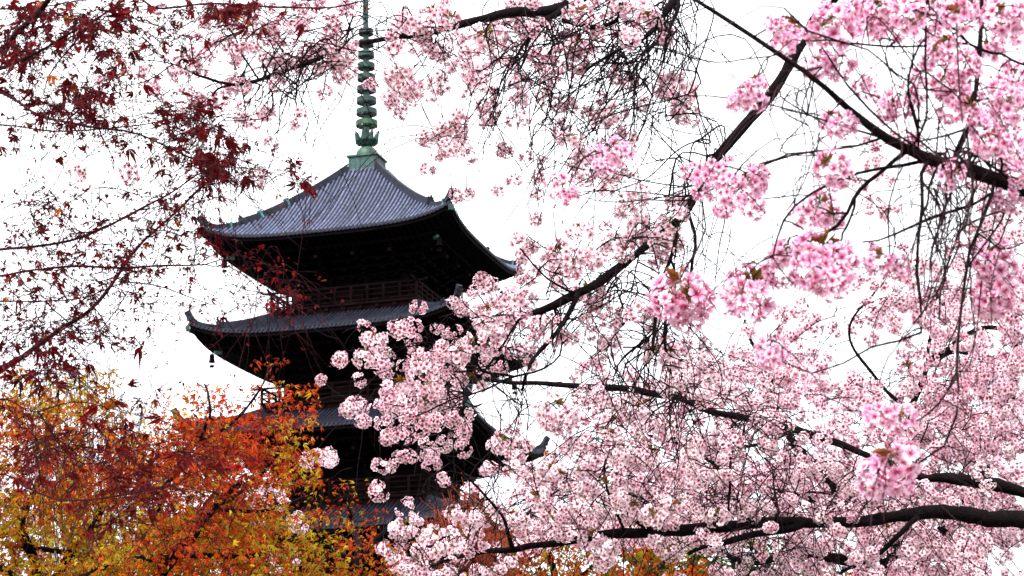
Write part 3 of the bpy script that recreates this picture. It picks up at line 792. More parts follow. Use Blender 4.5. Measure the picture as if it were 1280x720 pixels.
midc = [(195,12,8),(255,30,9),(282,26,13),(298,25,13),(247,57,11),(262,60,10),(230,90,12),(250,86,12),(303,103,13),(296,112,10),(186,96,12),(195,116,10),(218,90,9),(147,86,10),(130,100,9),(240,135,14),(258,130,12),(272,125,12),(235,113,7),(302,62,12),(290,78,10),(320,60,9),(335,35,14),(357,38,17),(372,28,15),(345,50,12),(413,28,12),(352,78,14),(372,80,14),(395,85,13),(420,75,17),(430,92,14),(400,68,12),(432,58,11),(307,150,10),(320,155,10),(336,145,11),(340,138,8),(338,178,8),(368,150,11),(98,213,10),(106,232,8),(163,217,11),(330,228,10),(345,105,9),
(470,35,11),(476,62,13),(490,52,12),(468,107,8),(494,88,15),(503,102,12),(515,28,14),(540,20,14),(562,28,15),(504,112,13),(520,120,13),(537,113,12),(552,106,12),(497,132,11),(505,140,9),(572,45,13),(575,85,13),(592,95,15),(608,50,18),(618,62,16),(632,32,16),(600,112,11),(585,70,10),(530,45,12),(548,62,11),(556,78,9),(455,15,10),(435,10,12),(400,8,10),(380,5,12),(330,8,12),(315,20,10),
(523,178,10),(540,174,12),(552,166,13),(566,162,13),(560,182,12),(576,184,12),(592,195,9),(548,193,9),(537,212,8),(573,146,10),(600,132,10),(616,146,12),(612,122,10),(645,150,11),(648,128,12),(632,192,11),(640,228,8),(625,242,8),(658,195,7),(565,248,9),(583,242,8),
(715,78,20),(722,60,15),(704,52,13),(722,20,16),(714,8,15),(740,32,12),(682,22,14),(662,10,14),(645,5,12),(803,12,20),(808,28,16),(778,5,13),(675,72,11),(698,130,10),(710,137,10),(713,172,13),(704,162,11),(782,46,13),(775,95,12),(786,102,10),(842,98,15),(838,115,16),(852,118,16),(858,145,14),(846,132,13),(732,62,10),(756,42,12),(828,45,11),(800,135,9),(768,145,13),(757,152,11),(782,170,11),(650,108,12),(745,8,14),(765,20,10),(695,90,11),(685,105,9),(738,140,9),(668,40,11),(655,35,12),
(770,190,17),(755,207,15),(733,196,14),(756,232,15),(798,248,14),(785,265,13),(802,280,15),(793,293,13),(726,290,14),(660,303,15),(655,322,10),(697,322,16),(716,332,17),(700,345,15),(741,320,13),(768,305,13),(782,316,13),(838,278,15),(842,300,15),(825,308,13),(850,255,13),(600,358,13),(612,355,12),(590,366,9),(735,368,17),(750,390,15),(740,380,12),(710,422,14),(760,440,15),(764,425,12),(830,428,13),(842,450,18),(822,445,15),(858,436,13),(812,400,15),(800,393,13),(780,395,12),(762,403,11),(890,468,13),(906,476,11),(850,482,13),(838,492,10),(728,400,9),(700,408,10),(745,420,10),(820,325,11),(810,305,12),(880,430,9),(868,452,9),
(655,360,13),(640,374,15),(624,384,15),(612,392,14),(598,396,15),(662,400,13),(638,410,17),(606,412,15),(616,430,15),(592,428,14),(577,441,15),(670,430,11),(642,440,13),(620,462,10),(592,475,17),(560,458,12),(525,384,10),(575,388,12),(565,378,9),(500,416,13),(513,409,12),(468,426,14),(461,418,11),(455,446,14),(468,440,11),(476,455,12),(424,452,12),(400,477,8),(450,476,8),(520,443,11),(506,456,9),(512,468,8),(488,492,14),(502,482,15),(478,500,12),(546,452,13),(530,464,16),(548,436,11),(535,482,15),(445,512,14),(433,516,12),(455,525,11),(475,508,9),(502,508,15),(513,520,13),(482,532,11),(530,508,14),(522,535,13),(541,526,12),(502,545,13),(562,502,14),(576,516,13),(570,531,12),(582,543,11),(475,580,11),(493,575,10),(510,571,11),(532,574,12),(477,612,13),(492,588,7),(542,582,10),(546,570,9),(580,560,11),(555,445,10),(568,470,11),(548,492,12),(612,445,10),(600,455,10),(565,415,10),(630,400,12),(650,388,12),(675,412,12),(688,430,8),(665,455,9)]
# loose filler of smaller sprays behind the traced ones
fillB = grid_points(["......112233442233....","......112233332232....",".....1122212222111....",".......1.....221221...",".............11211211.","................11222.","................112221","................12222.","................2221..","..............22322...","............1122222...","...........2332.122...","............332.......","............321......."], 0, .8)
fillB = open_sky(fillB); P, S = [], []
midc = [m_ for m_ in midc if not (abs(m_[0]-460) < 15 and m_[1] < 60) and not (abs(m_[0]-456) < 22 and 60 < m_[1] < 96 and m_[0] > 436)]
fillB = fillB[~((np.abs(fillB[:, 0]-460) < 20) & (fillB[:, 1] < 180))]
for x, y, r_ in midc:
    d = 8 + rng.normal(0, .25) if x > 560 or y < 300 else 7.5 + rng.normal(0, .2)
    P.append(at(x, y-r_*.5, d)); S.append(r_*(1.2 if y < 340 else 1.08)*d/F_PX/.063)
for x, y in fillB:
    d = 8.3 + rng.uniform(-.4, .7); r_ = rng.uniform(6, 10); P.append(at(x, y, d)); S.append(r_*1.22*d/F_PX/.063)
def connect(T, P, droop, thick=1.0):
    N = np.array(T.nodes)[:, :3]; dist = [((N-p)**2).sum(1).min() for p in P]
    for i in np.argsort(dist): T.twig_to(P[i], droop, thick=thick)
connect(B, P, .45, 1.15)
for a in [(850,60,700,240,10,30,30),(900,195,740,270,8,14,30),(760,60,660,240,9,20,30),(860,200,780,120,6,20,30),(900,190,860,400,6,14,20),(700,350,760,240,5,14,26),(838,10,800,170,12,10,28),(832,20,745,140,10,10,25),(820,30,790,110,9,12,22),(700,25,650,130,14,12,28),(660,60,610,190,10,8,22),(620,50,690,110,9,20,22),(760,30,640,40,10,14,24),(780,60,690,160,10,14,26),(690,100,650,215,7,8,20),
          (400,72,350,150,10,14,22),(345,92,300,150,7,8,18),(310,60,400,25,9,14,22),(430,60,330,60,8,10,18),(360,85,345,190,6,10,22),(500,45,440,30,8,14,24),(560,40,500,90,8,14,22),(420,80,430,160,2,6,10),
          (825,420,782,540,8,14,24),(835,380,830,520,6,16,24),(850,310,825,430,4,10,14),(790,300,780,420,5,20,24),(780,420,800,560,7,20,24),(770,360,690,420,9,10,20),(720,385,660,480,8,10,22),(830,440,790,600,5,14,22),(800,330,740,400,9,10,22),(850,480,880,560,6,8,20),(700,170,620,250,5,10,18),(860,260,800,300,5,8,16),(640,420,660,560,6,8,16),(820,360,900,460,5,8,20),
          (600,470,520,450,6,12,22),(600,480,470,520,6,8,22),(620,400,560,400,4,8,14),(560,500,600,590,3,8,14),(740,60,800,90,8,14,20),(790,90,750,160,8,12,22)]:
    B.bundle(a[0], a[1], a[2], a[3], 7.9, a[4], a[5], a[6], .28, .0030)
B.bare(420, (.12, .5), .0024)
B.blossoms('mid', P, S, .5, 100)
B.finish_twigs()

# ------------------------------------------------------------------ LOWER cherry
bC = ground_pt(1750, 700, 11.5)
Cc = Tree(bC, 'cherry_tree', 'cherry tree along the bottom with a long thick horizontal limb under dense pale blossoms', 'cherry tree', M_BARK, M_TWIG, 11, .62)
tcx = at(1500, 650, 11.2)
Cc.limb([], 'trunk', [(*bC, .42), (*(bC+[0, 0, 1.0]), .34), (*(bC*[.97, 1, 0]+[0, 0, 1.9]), .28), (*tcx, .15)], nodes=False, sides=12)
Cc.limb([(1500,650,11.2,30),(1290,650,11,19),(1230,644,11,17),(1180,640,11,15),(1130,645,10.9,13),(1080,652,10.9,11),(1000,655,10.8,11),(940,655,10.8,11),(880,662,10.8,11),(830,665,10.7,10),(780,668,10.6,8.5),(720,675,10.5,7.5),(680,680,10.5,6.5),(640,686,10.4,6),(600,690,10.4,5),(560,700,10.3,3),(520,716,10.2,2)])
Cc.limb([(1400,665,11.2,24),(1290,618,11.1,15),(1240,606,11.1,13),(1180,597,11.1,10),(1150,597,11.1,9),(1100,575,11.2,8),(1040,548,11.3,7.5),(985,534,11.3,7.5),(930,522,11.3,7.5),(860,502,11.2,7),(795,490,11.1,7),(740,484,11,6),(690,481,11,5),(640,480,11,4.5),(605,478,11,3.5),(560,474,10.8,1.6)])
Cc.limb([(1010,655,10.8,8),(940,668,10.7,6),(890,680,10.6,5),(860,692,10.6,4)])
Cc.limb([(1160,650,10.9,7),(1125,668,10.8,5.5),(1095,690,10.8,5),(1060,705,10.7,4),(1040,730,10.7,3)])
Cc.limb([(640,684,10.4,5),(636,655,10.2,3.4),(618,632,10.1,3),(598,612,10.0,2.6),(580,594,9.9,2.2),(545,565,9.8,1.6),(520,555,9.7,1.2)])
Cc.limb([(780,668,10.6,4.5),(770,640,10.5,3.5),(758,612,10.4,3),(755,580,10.3,2.2),(764,560,10.2,1.8)])
Cc.limb([(830,665,10.7,5),(800,655,10.6,4),(784,640,10.5,2.6)])
Cc.limb([(975,655,10.8,4),(968,635,10.7,3.4),(962,622,10.7,3)])
Cc.limb([(900,590,10.9,2),(912,570,10.9,3),(930,560,10.9,3.2),(980,548,11,2.6),(1005,530,11,2)])
Cc.limb([(600,690,10.4,3),(540,700,10.2,2.4),(500,720,10.1,1.6)])
rowsC = ["................................",  # 0
"................................",
"................................",
"................................",
"................................",
"................................",
"................................",
"................................",
"................................",
"................................",
".....................11.........",  # 400
"....................1221........",  # 440
"................2222233321..1...",  # 480
"...............334434444442.2222",  # 520
"...............2455555555554333.",  # 560
"...............4666666655555444.",  # 600
"............1.34556555545454555.",  # 640
"............3665.......356555555",  # 680
"............466........35555555."]  # 720
gp = open_sky(grid_points(rowsC, 0, 1.0))
P, S = [], []
for x, y in gp:
    d = np.clip(rng.normal(10.5, .5), 9.6, 12); r_ = rng.uniform(10, 14.5)
    if x > 900: r_ *= .85; d += .4
    yl = np.interp(x, [600, 720, 780, 880, 1000, 1080, 1180, 1280], [690, 675, 668, 662, 655, 652, 640, 650])
    if abs(y-yl-4) < 20 and x > 600 and rng.random() < .8: d = rng.uniform(11.4, 12.2)
    P.append(at(x, y, d)); S.append(r_*1.08*d/F_PX/.063)
for x, y, r_ in [(503,638,10),(563,646,14),(555,600,10),(590,610,10),(727,626,17),(762,690,17),(750,705,15),(738,672,13),(838,690,13),(878,676,12),(772,563,15),(785,573,13),(725,550,13),(680,520,16),(695,510,16),(710,520,15),(708,538,14),(757,610,14),(630,555,14),(640,575,15),(615,590,13),(655,560,13),(500,668,14),(490,690,14),(520,700,15),(545,690,14),(510,680,12),(665,590,14),(690,590,14),(600,650,14),(620,640,14),(760,470,9),(757,500,12),(765,505,11),(735,500,10),(665,600,12)]:
    d = 10.2; P.append(at(x, y-r_*.5, d)); S.append(r_*1.08*d/F_PX/.063)
connect(Cc, P, .3, 1.3)
for a in [(930,525,900,620,10,10,30),(1000,540,960,640,6,12,30),(1120,600,1060,660,8,14,30),(860,505,830,600,8,10,22),(780,500,700,520,5,10,24),(700,600,640,660,8,20,24),(640,500,620,600,5,10,18),(760,590,720,640,6,12,22),(900,600,860,660,8,14,26),(1000,600,950,700,8,20,30)]:
    Cc.bundle(a[0], a[1], a[2], a[3], 10.7, a[4], a[5], a[6], .16, .0034)
Cc.bare(520, (.15, .6), .0036)
Cc.blossoms('low', P, S, .35, 100)
Cc.finish_twigs()

# ------------------------------------------------------------------ FAR cherry
bD = ground_pt(1130, 900, 17)
D = Tree(bD, 'cherry_tree', 'farthest cherry tree filling the right side with fine pink blossom', 'cherry tree', M_BARK, M_TWIG, 17)
D.limb([(1125,760,17,28)], 'trunk', [(*bD, .42), (*(bD+[0, 0, .8]), .34)], nodes=False, sides=12)
D.limb([(1125,770,17,26),(1110,700,17,18),(1075,640,17,13),(1030,600,17,9),(990,550,17,7),(968,500,17,6),(962,465,17,5),(940,430,17,3),(930,400,17,1.5)])
D.limb([(1120,730,17,20),(1118,640,17,12),(1120,570,17,7),(1137,520,17,6.5),(1160,460,17,5.5),(1185,440,17,5),(1235,410,17,4),(1290,425,17,3)])
D.limb([(1160,462,17,4),(1190,440,17,4),(1240,446,17,3.6),(1290,450,17,3)])
D.limb([(1120,730,17,18),(1180,660,17,12),(1230,590,17,9),(1262,500,17,6),(1270,400,17,4),(1250,300,17,2.5)])
D.limb([(1125,750,17,16),(1060,700,16.6,10),(1000,690,16.4,8),(920,700,16.2,5),(860,640,16,3)])
D.limb([(1075,640,17,8),(1000,620,16.6,6),(920,600,16.4,4.5),(860,560,16.3,3),(800,540,16.2,2)])
D.limb([(1137,520,17,4),(1100,480,17,3),(1060,420,17,2.2),(1090,370,17,1.6),(1130,320,17,1.2)])
D.limb([(1160,460,17,4),(1165,400,17,3),(1180,340,17,2.2),(1200,280,17,1.5),(1170,230,17,1)])
rowsD = ["................................",
"................................",
"................................",
"..........................11...1",
"...........................11.11",
"...........................12111",  # 200
"...........................21122",  # 240
".........................1.23344",  # 280
".........................1124455",  # 320
"........................12256556",  # 360
"....................112334566666",  # 400
"..................11134664456777",  # 440
"..................22345775557777",  # 480
"................1124567777777777",  # 520
"................2345677888888888",
"................4455678888888888",
"................4455678888888888",
".....................1468888888",
"......................35888888888"]
gp = open_sky(grid_points(rowsD, 0, 2.4))
P, S = [], []
for x, y in gp:
    d = rng.uniform(14.5, 18.5); r_ = rng.uniform(7.5, 11)*16/d
    P.append(at(x, y, d)); S.append(r_*1.22*d/F_PX/.063)
P = np.array(P); S = np.array(S); kp = noise3(P, 2.6, 77)+rng.normal(0, .2, len(P)) > -.22; P, S = P[kp], S[kp]
connect(D, P, .3, 1.4)
D.bundle(1150,460,1050,520,17,10,20,40,.2,.004); D.bundle(1230,560,1150,640,17,10,30,40,.2,.004); D.bundle(1180,300,1240,380,17,12,30,40,.2,.0035); D.bundle(960,470,900,520,17,10,20,40,.2,.004)
D.bare(650, (.2, .9), .0046)
D.blossoms('far', P, S, .25, 100)
D.finish_twigs()

# ------------------------------------------------------------------ maples
def leaf_t(lobes, L, w, bend, span=4.0):
    V = [(0, 0, 0)]; F = []
    for i in range(lobes):
        a = (i/(lobes-1)-.5)*span if lobes > 1 else 0; l = L*(1-.35*abs(a)/(span/2)); d = np.array([math.cos(a), math.sin(a)]); n = np.array([-d[1], d[0]])
        b0 = len(V)
        for r_, q in ((.5, 1), (.5, -1), (1, 0)):
            p = d*l*r_ + n*w*q; V.append((p[0], p[1], -bend*l*r_*r_ + (.0 if q else 0)))
        F += [(0, b0+1, b0+2), (0, b0+2, b0)]
    return np.array(V), np.array(F)

def leaf_mass(mb, T, P, size, cols):
    if isinstance(T, list):
        k_ = rng.integers(0, len(T), len(P))
        for q in range(len(T)): leaf_mass(mb, T[q], P[k_ == q], size[k_ == q], cols[k_ == q])
        return
    V, F = T; N = len(P)
    d = rng.normal(0, 1, (N, 3)); d[:, 2] = np.abs(d[:, 2])+.15
    rot = basis(d, rng.uniform(0, 6.28, N))
    spread(mb, V, np.zeros((0, 4), int), F, np.ones((len(V), 3)), P, rot, size, cols)

# red-leaved maple, near, entering from the left
bE = ground_pt(-420, 700, 5.6)
E_ = Tree(bE, 'maple_tree', 'dark red leaved maple whose thin branches reach in from the left edge', 'maple tree', M_MBARK, M_MBARK, 5.5)
te_ = at(-330, 420, 5.5)
E_.limb([], 'trunk', [(*bE, .12), (*(bE+[.02, 0, 1.0]), .1), (*te_, .06), (*at(-300, 150, 5.5), .05), (*at(-240, -60, 5.5), .03)], nodes=True)
sp = 5.5
for L_ in [[(-300,150,11),(-150,110,8),(-5,62,5.5),(20,40,5.5),(42,18,5),(62,-12,4.5),(100,-60,3)],
           [(-280,90,8),(-120,100,5),(-5,85,3.2),(30,75,3),(55,64,2.8),(90,42,2.4),(120,25,2.2),(150,6,2),(170,-8,1.6)],
           [(-300,160,8),(-120,90,4),(-5,113,2.6),(40,142,2.6),(75,152,2.5),(120,162,2.2),(170,168,1.8),(210,185,1.5),(245,200,1.2),(285,208,.9),(330,212,.7),(385,228,.6)],
           [(-300,170,6),(-100,160,2.6),(-5,157,1.6),(60,162,1.5),(110,160,1.4),(180,155,1.2),(225,147,1),(262,138,.6)],
           [(-330,420,14),(-150,500,8),(-5,465,5.5),(40,437,5),(80,408,4.6),(108,388,4),(140,350,3.4),(165,315,3),(182,298,2.6),(212,275,2.3),(242,245,2),(272,218,1.6),(300,190,1)],
           [(-320,300,7),(-120,340,4),(-5,315,2.8),(40,308,2.6),(90,298,2.4),(130,280,2.2),(180,255,2),(215,238,1.6),(250,215,1.2),(290,205,.8)],
           [(-320,350,7),(-120,360,3),(-5,346,2.2),(40,338,2.2),(90,333,2.1),(150,336,2),(200,333,1.8),(250,333,1.5),(275,326,1),(300,320,.8),(345,335,.6)],
           [(250,333,1.1),(285,336,1),(310,350,.9),(335,375,.6)],
           [(250,335,.9),(280,345,.8),(320,365,.6),(350,372,.5)],
           [(-320,360,5),(-120,380,2.4),(-5,379,1.6),(60,378,1.5),(110,372,1.2),(160,350,.8)],
           [(140,350,1.4),(200,356,1.1),(240,370,.9),(275,380,.6)],
           [(70,428,1.2),(110,420,1.2),(140,395,1),(160,365,.9)],
           [(130,18,2),(200,8,2),(260,3,2),(330,10,1.9),(400,12,1.6),(440,6,1.3),(480,-6,1)],
           [(-300,480,7),(-100,560,3.4),(-5,500,1.6),(40,512,1.3),(100,500,1),(180,520,.7)],
           [(-310,450,8),(-120,640,4),(-5,595,2),(40,612,1.8),(90,624,1.6),(160,615,1.2),(240,600,.8)],
           [(-5,595,1.6),(40,560,1.3),(90,545,1),(140,540,.7)],[(40,612,1.4),(100,580,1.1),(180,560,.7)],
           [(90,42,1.5),(70,80,1.3),(55,120,1),(75,150,.8)],[(-5,62,2),(30,20,1.8),(90,20,1.4),(130,10,1)],[(-280,90,4),(-60,20,2),(0,14,1.6),(60,8,1.3),(110,0,1)]]:
    dd_ = sp + rng.normal(0, .25)
    E_.limb([(x, y, dd_ + .15*math.sin(i), r_) for i, (x, y, r_) in enumerate(L_)], sides=6, wob=.003)
rowsE = ["7746321422",
"63332210..",
"323410....",
"1354.44...",
"22121444..",
".....362.1",
"3442351...",
"4443343.0.",
"4543221.10",
"455432111.",
"56431.....",
"443.......",
"11111.....",
"2222111...",
"24233321..",
"1122321...",
"0011111..."]
gp = grid_points(rowsE, 0, 4.2)
extra = [(312,315,4),(308,330,3),(330,312,3),(350,335,6),(345,352,4),(365,330,3),(368,372,7),(372,385,4),(345,378,5),(352,360,3),(335,380,3),(265,205,14),(250,195,10),(275,215,8),(285,200,6),(380,222,3),(393,237,1),(370,203,3),(225,150,7),(245,160,8),(205,145,5),(135,62,4),(145,75,4),(285,15,12),(270,10,8),(300,12,4),(100,30,10),(110,40,6),(30,20,6),(115,115,6),(85,100,5),(105,120,5),(75,55,4),(20,75,4),(40,70,4)]
pts = [gp]
for x, y, n in extra: pts.append(np.stack([rng.normal(x, 8, n*2 if x < 290 or y < 300 else n), rng.normal(y, 6, n*2 if x < 290 or y < 300 else n)], -1))
gp = np.vstack(pts)
P = np.array([at(x, y, sp + rng.normal(0, .25)) for x, y in gp])
# half the leaves gather on neighbours so sprays form
N = np.array(E_.nodes)[:, :3]
dist = np.array([((N-p)**2).sum(1).min() for p in P])
for i in np.argsort(dist):
    if rng.random() < .5 or dist[i] > .02: E_.twig_to(P[i], .1, thick=.6)
E_.bare(1300, (.05, .26), .0014)
cols = np.array([.13, .002, .004])*rng.uniform(.5, 1.6, (len(P), 1)); low_ = gp[:, 1] > 490; cols[low_] *= [1.5, 3, .6]
orange = rng.random(len(P)) < .035; cols[orange] = [.55, .13, .01]
bright = (gp[:, 0] > 290) & (gp[:, 1] > 290); cols[bright] = np.array([.36, .006, .006])*rng.uniform(.7, 1.3, (bright.sum(), 1))  # lit look painted in: brighter red for leaves before the pagoda
small = ((gp[:, 1] > 235) & (gp[:, 1] < 430)) 
size = rng.uniform(.35, 1.12, len(P))*np.where(small, .72, 1.0)*np.where(bright, .62, 1)
lm = MB(); leaf_mass(lm, [leaf_t(4, .030, .0050, 1.1, 2.4), leaf_t(3, .031, .0060, 1.9, 1.5), leaf_t(2, .032, .0062, .9, .9), leaf_t(3, .026, .0075, .2, 1.8), leaf_t(5, .029, .0055, 1.6, 3.4)], P-E_.base, size, cols)
# tiny buds and leaflets along the twigs
N = np.array(E_.nodes)[:, :3]; vis = N[(N[:, 0] > at(-40, 300, 5.5)[0])]
PB = vis[rng.integers(0, len(vis), 4600)] + rng.normal(0, .012, (4600, 3))
leaf_mass(lm, leaf_t(2, .018, .0028, .5, 1.5), PB-E_.base, rng.uniform(.5, 1.3, 4600), np.array([.13, .003, .008])*rng.uniform(.5, 1.5, (4600, 1)))
lo = lm.obj('foliage', M_LEAF, E_.o)
E_.finish_twigs()

def noise3(P, s, seed):
    r = np.random.default_rng(seed); out_ = np.zeros(len(P))
    for i in range(7):
        k_ = r.normal(0, 1, 3)*s*(1+i*.35); out_ += np.sin(P @ k_ + r.uniform(0, 6))/(1+i*.3)
    return out_/2.6

def crown_tree(name, label, cat, px, d, rows, top_, x0, mult, limbs, pal, seed, leafT, lsize, trunk_r=8, twigc=.35, cell=None, basey=900, group=None, yr=None):
    base = ground_pt(px, basey, d); T = Tree(base, name, label, cat, M_BARK, M_BARK, d, 1.0)
    if group: T.o['group'] = group
    fx, fy = limbs[0][0][0], limbs[0][0][1]
    tp = at(fx, fy, d)
    T.limb([], 'trunk', [(*base, trunk_r*1.5*d/F_PX), (*((base+tp)/2+[.03, 0, 0]), trunk_r*1.2*d/F_PX), (*tp, trunk_r*d/F_PX)], nodes=True)
    for L_ in limbs: T.limb([(x, y, d+rng.normal(0, .25)*(i > 0), r_) for i, (x, y, r_) in enumerate(L_)], wob=.01, sides=6)
    gp = grid_points(rows, top_, mult, 1.25, x0)
    dep = d + rng.normal(.15, .6, len(gp))
    P = np.array([at(x, y, q) for (x, y), q in zip(gp, dep)])
    dens = noise3(P, 5.5, seed+1); keep = (dens + rng.normal(0, .22, len(P)) > -.18); P = P[keep]; gp = gp[keep]
    # gather into little hanging sprays
    N = len(P); cols = np.zeros((N, 3)); n1 = noise3(P, 2.1, seed)*1.25 + rng.normal(0, .24, N)
    if yr is not None: n1 += np.interp(gp[:, 1], yr[0], yr[1])
    for i, p in enumerate(pal): pass
    idx = np.clip(((n1+1.0)/2*len(pal)), 0, len(pal)-1).astype(int)
    cols = np.array(pal)[idx]*rng.uniform(.6, 1.35, (N, 1))
    m = MB(); leaf_mass(m, leafT, P-T.base, lsize*rng.uniform(.6, 1.25, N), cols)
    m.obj('crown', M_LEAF, T.o)
    tg = P[rng.random(N) < 260/max(N, 1)*twigc*3]
    connect(T, tg, .05, 1.6)
    T.finish_twigs()
    return T
RED, ORG, AMB, YEL, GRN = (.20,.006,.002), (.50,.050,.002), (.52,.155,.004), (.48,.34,.012), (.19,.20,.008)
lf = [leaf_t(3, .038, .0058, 1.0, 1.9), leaf_t(2, .040, .0062, 1.6, 1.0), leaf_t(4, .034, .0060, .5, 2.6)]
crown_tree('maple_tree', 'large maple in the lower left corner with mixed orange and yellow-green spring leaves', 'maple tree', 60, 14,
    ["..........","35432.....","67776211..","999998754.","9999999980","9999999996","9999999999","9999999999"], 425, -60, 68,
    [[(60,760,9),(40,700,7),(30,640,5),(60,580,3.5),(70,520,2),(75,480,1)],[(50,740,7),(110,660,5),(150,590,3.5),(160,530,2)],[(60,760,6),(-20,680,4),(-50,600,2)],[(110,660,4),(190,620,3),(235,580,2)],[(40,690,4),(120,700,3),(200,660,2)]],
    [RED, ORG, ORG, AMB, AMB, YEL, YEL], 3, lf, 1.0, yr=([430, 520, 600, 720], [.6, .3, -.1, .35]))
crown_tree('maple_tree', 'slender orange maple rising against the pagoda left of the lowest roofs', 'maple tree', 200, 13,
    [".....1..","..13222.","..57652.","..48885.","..45521.","27987741","78888852","99999974","99999998"], 445, 118, 70,
    [[(195,760,10),(205,715,8),(232,680,6.5),(270,635,5),(300,600,4)],[(270,635,4),(300,615,2.6),(350,560,2),(360,530,1)],[(205,715,6),(200,640,4.5),(222,590,3.4),(245,560,2.8),(262,525,2),(255,480,1.2)],[(245,560,2.4),(300,520,2),(335,460,1)],[(232,680,5),(160,700,3.5),(100,720,3)],[(270,640,3),(330,640,2),(380,620,1)],[(232,680,4),(320,690,3),(370,670,1.5)]],
    [RED, RED, ORG, ORG, ORG, AMB, YEL], 11, lf, .92, yr=([440, 560, 640, 720], [.1, -.3, .1, .35]))
crown_tree('maple_tree', 'small orange and green maple at the bottom in front of the lowest visible roof', 'maple tree', 450, 14,
    [".11.....","0231....","13541...","4677532.","77776553","88877653"], 600, 345, 60,
    [[(450,760,8),(448,700,5),(440,650,3),(435,610,1.5)],[(448,710,4),(480,660,2.5),(500,625,1.2)],[(448,720,4),(410,680,2.5),(390,650,1.2)],[(450,730,3),(520,690,2),(560,670,1)]],
    [RED, ORG, ORG, AMB, YEL, GRN], 21, lf, .9)
crown_tree('maple_tree', 'orange maple low behind the long horizontal cherry limb', 'maple tree', 700, 24,
    ["...1......","..........",".145776310","3788999830","3788999831"], 560, 520, 46,
    [[(700,760,7),(690,710,4),(680,670,2.4),(660,590,1.2)],[(700,740,4),(760,700,2.4),(800,680,1.2)],[(700,740,4),(620,700,2.4),(570,680,1)]],
    [RED, ORG, AMB, GRN, ORG, AMB], 31, lf, 1.7)
crown_tree('broadleaf_tree', 'dark green tree tinged with orange below the cherry limb right of centre', 'tree', 835, 26,
    [".344443..",".5888873.","168888873","168888873"], 640, 720, 22,
    [[(835,760,16),(830,720,11),(815,700,8),(800,680,5)],[(835,750,9),(870,700,5),(890,675,3)],[(830,730,7),(790,700,4),(770,690,2)]],
    [(.02,.045,.012),(.03,.07,.015),(.05,.10,.02),(.18,.2,.03),ORG], 41, leaf_t(3, .06, .018, .3, 2.6), 1.7, trunk_r=18)

# fine-twigged shrubs
def twiggy(name, label, cat, x0, x1, ytop, d, n, mcol, leafcol, seed, dense=2, px_r=.9, basey=860, lsize=.5):
    base = ground_pt((x0+x1)/2, basey, d); T = Tree(base, name, label, cat, mcol, mcol, d)
    T.limb([((x0+x1)/2, 740, d, 6)], 'trunk', [(*base, 9*d/F_PX)], nodes=True)
    tips = []
    for q in range(n):
        xe = rng.uniform(x0, x1); c_ = 1-((xe-(x0+x1)/2)/((x1-x0)/2))**2
        ye = ytop + (1-c_)*60 + rng.uniform(0, 80); xs_ = (x0+x1)/2+(xe-(x0+x1)/2)*.35
        t = np.linspace(0, 1, 9); de = d+rng.normal(0, .5)
        P = np.array([at(xs_+(xe-xs_)*tt**1.3+rng.normal(0, 1.2), 745+(ye-745)*tt, d+(de-d)*tt) for tt in t])
        T.strand(P, px_r*d/F_PX, .25*d/F_PX, 3)
        tips += list(P[4:])
        for w in range(dense):
            i = rng.integers(2, 8); L = rng.uniform(15, 40)*d/F_PX; v = rng.normal(0, 1, 3)*[.7, .5, .4]+[0, 0, .7]; v /= np.linalg.norm(v)
            Q = P[i]+v*L*np.linspace(0, 1, 5)[:, None]+np.cumsum(rng.normal(0, L*.04, (5, 3)), 0); Q[0] = P[i]
            T.strand(Q, .45*d/F_PX, .2*d/F_PX, 3); tips += list(Q[2:])
    tips = np.array(tips); k_ = tips[rng.integers(0, len(tips), int(len(tips)*.9))]+rng.normal(0, .05, (int(len(tips)*.9), 3))
    if leafcol is not None:
        m = MB(); leaf_mass(m, leaf_t(3, .05, .012, .3, 2.4), k_-T.base, rng.uniform(.5, 1, len(k_))*lsize, np.array(leafcol)*rng.uniform(.5, 1.4, (len(k_), 1)))
        m.obj('foliage', M_LEAF, T.o)
    T.finish_twigs()
M_REDT = mat_basic('red_twig', (.22, .035, .015), .8, var=.4, scale=20)
M_GREYT = mat_basic('grey_twig', (.10, .08, .07), .8, var=.4, scale=20)
twiggy('twiggy_shrub', 'rust red twiggy shrub in front of the lowest visible pagoda roof', 'shrub', 520, 665, 598, 20, 190, M_REDT, (.30, .05, .012), 5, 3)
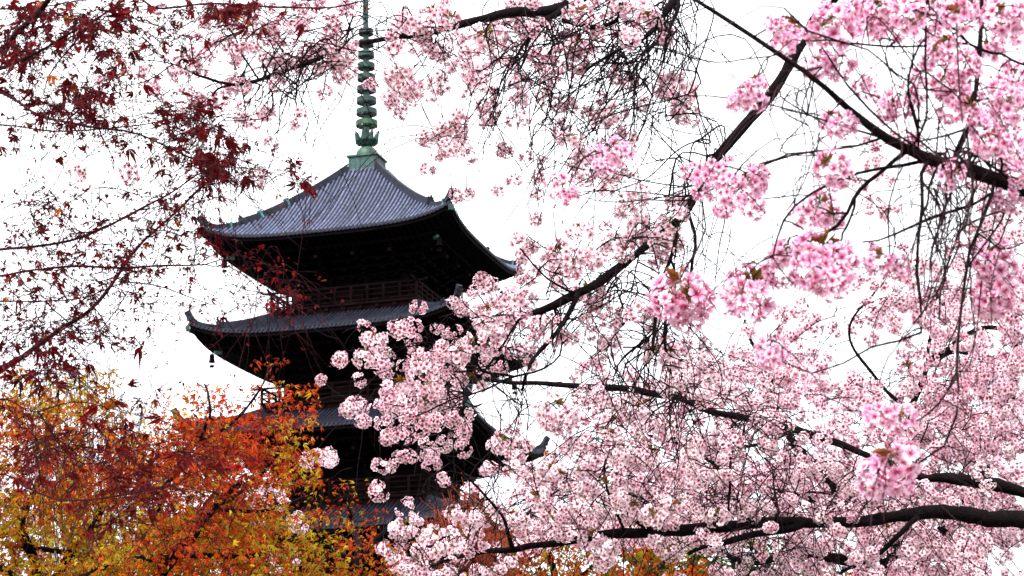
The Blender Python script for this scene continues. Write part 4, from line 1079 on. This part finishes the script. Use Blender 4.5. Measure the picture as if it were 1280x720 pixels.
twiggy('twiggy_tree', 'bare grey twigged sapling poking above the orange maple at far left', 'tree', 10, 190, 418, 17, 90, M_GREYT, (.16, .06, .03), 6, 4, .9, 860, .3)

# pale pink blossoming trees behind the maples
bM = ground_pt(390, 860, 19)
Mg = Tree(bM, 'magnolia_tree', 'pale lilac-pink magnolia showing between the two orange maples', 'magnolia', M_BARK, M_TWIG, 19)
Mg.limb([(395,770,19,8)], 'trunk', [(*bM, .1)], nodes=True)
for L_ in [[(395,770,6),(400,680,3.5),(395,600,2),(360,580,1.2)],[(395,740,4),(430,690,2),(470,670,1)],[(395,740,4),(350,690,2.5),(310,640,1.2)],[(395,600,1.4),(440,585,.8)],[(395,760,4),(520,720,2),(570,690,1)]]:
    Mg.limb([(x, y, 19, r_) for x, y, r_ in L_])
P, S = [], []
for x, y, sx, sy, n in [(395,572,22,16,16),(372,655,12,12,7),(330,600,30,22,12),(540,665,26,22,16),(495,700,22,16,10),(300,690,40,26,14),(350,700,20,14,6),(200,580,40,22,10),(195,690,40,22,10)]:
    for q in range(n):
        d = 19+rng.normal(0, .4); P.append(at(rng.normal(x, sx*.5), rng.normal(y, sy*.5), d)); S.append(rng.uniform(6, 9)*d/F_PX/.063)
connect(Mg, P, .1, 1.3)
Mg.blossoms('low', P, S, 0, 100)
Mg.finish_twigs()

bN = ground_pt(150, 860, 24)
Nn = Tree(bN, 'cherry_tree', 'pale cherry tree glimpsed through the gaps of the lower left maples', 'cherry tree', M_BARK, M_TWIG, 24)
Nn.limb([(170,780,24,8)], 'trunk', [(*bN, .16)], nodes=True)
for L_ in [[(170,780,7),(160,680,4),(140,600,2.5),(150,550,1.2)],[(170,740,5),(240,650,3),(300,590,1.5)],[(170,740,5),(80,660,3),(20,580,1.5)]]:
    Nn.limb([(x, y, 24, r_) for x, y, r_ in L_])
gp = grid_points(["....11...","21332221.","332333352","333333332","333333331"], 520, 1.7)
P = [at(x, y, 24+rng.normal(0, .7)) for x, y in gp]; S = [rng.uniform(6, 9)*24/F_PX/.063 for _ in gp]
connect(Nn, P, .1, 1.5)
Nn.blossoms('low', P, S, 0, 100)
Nn.finish_twigs()
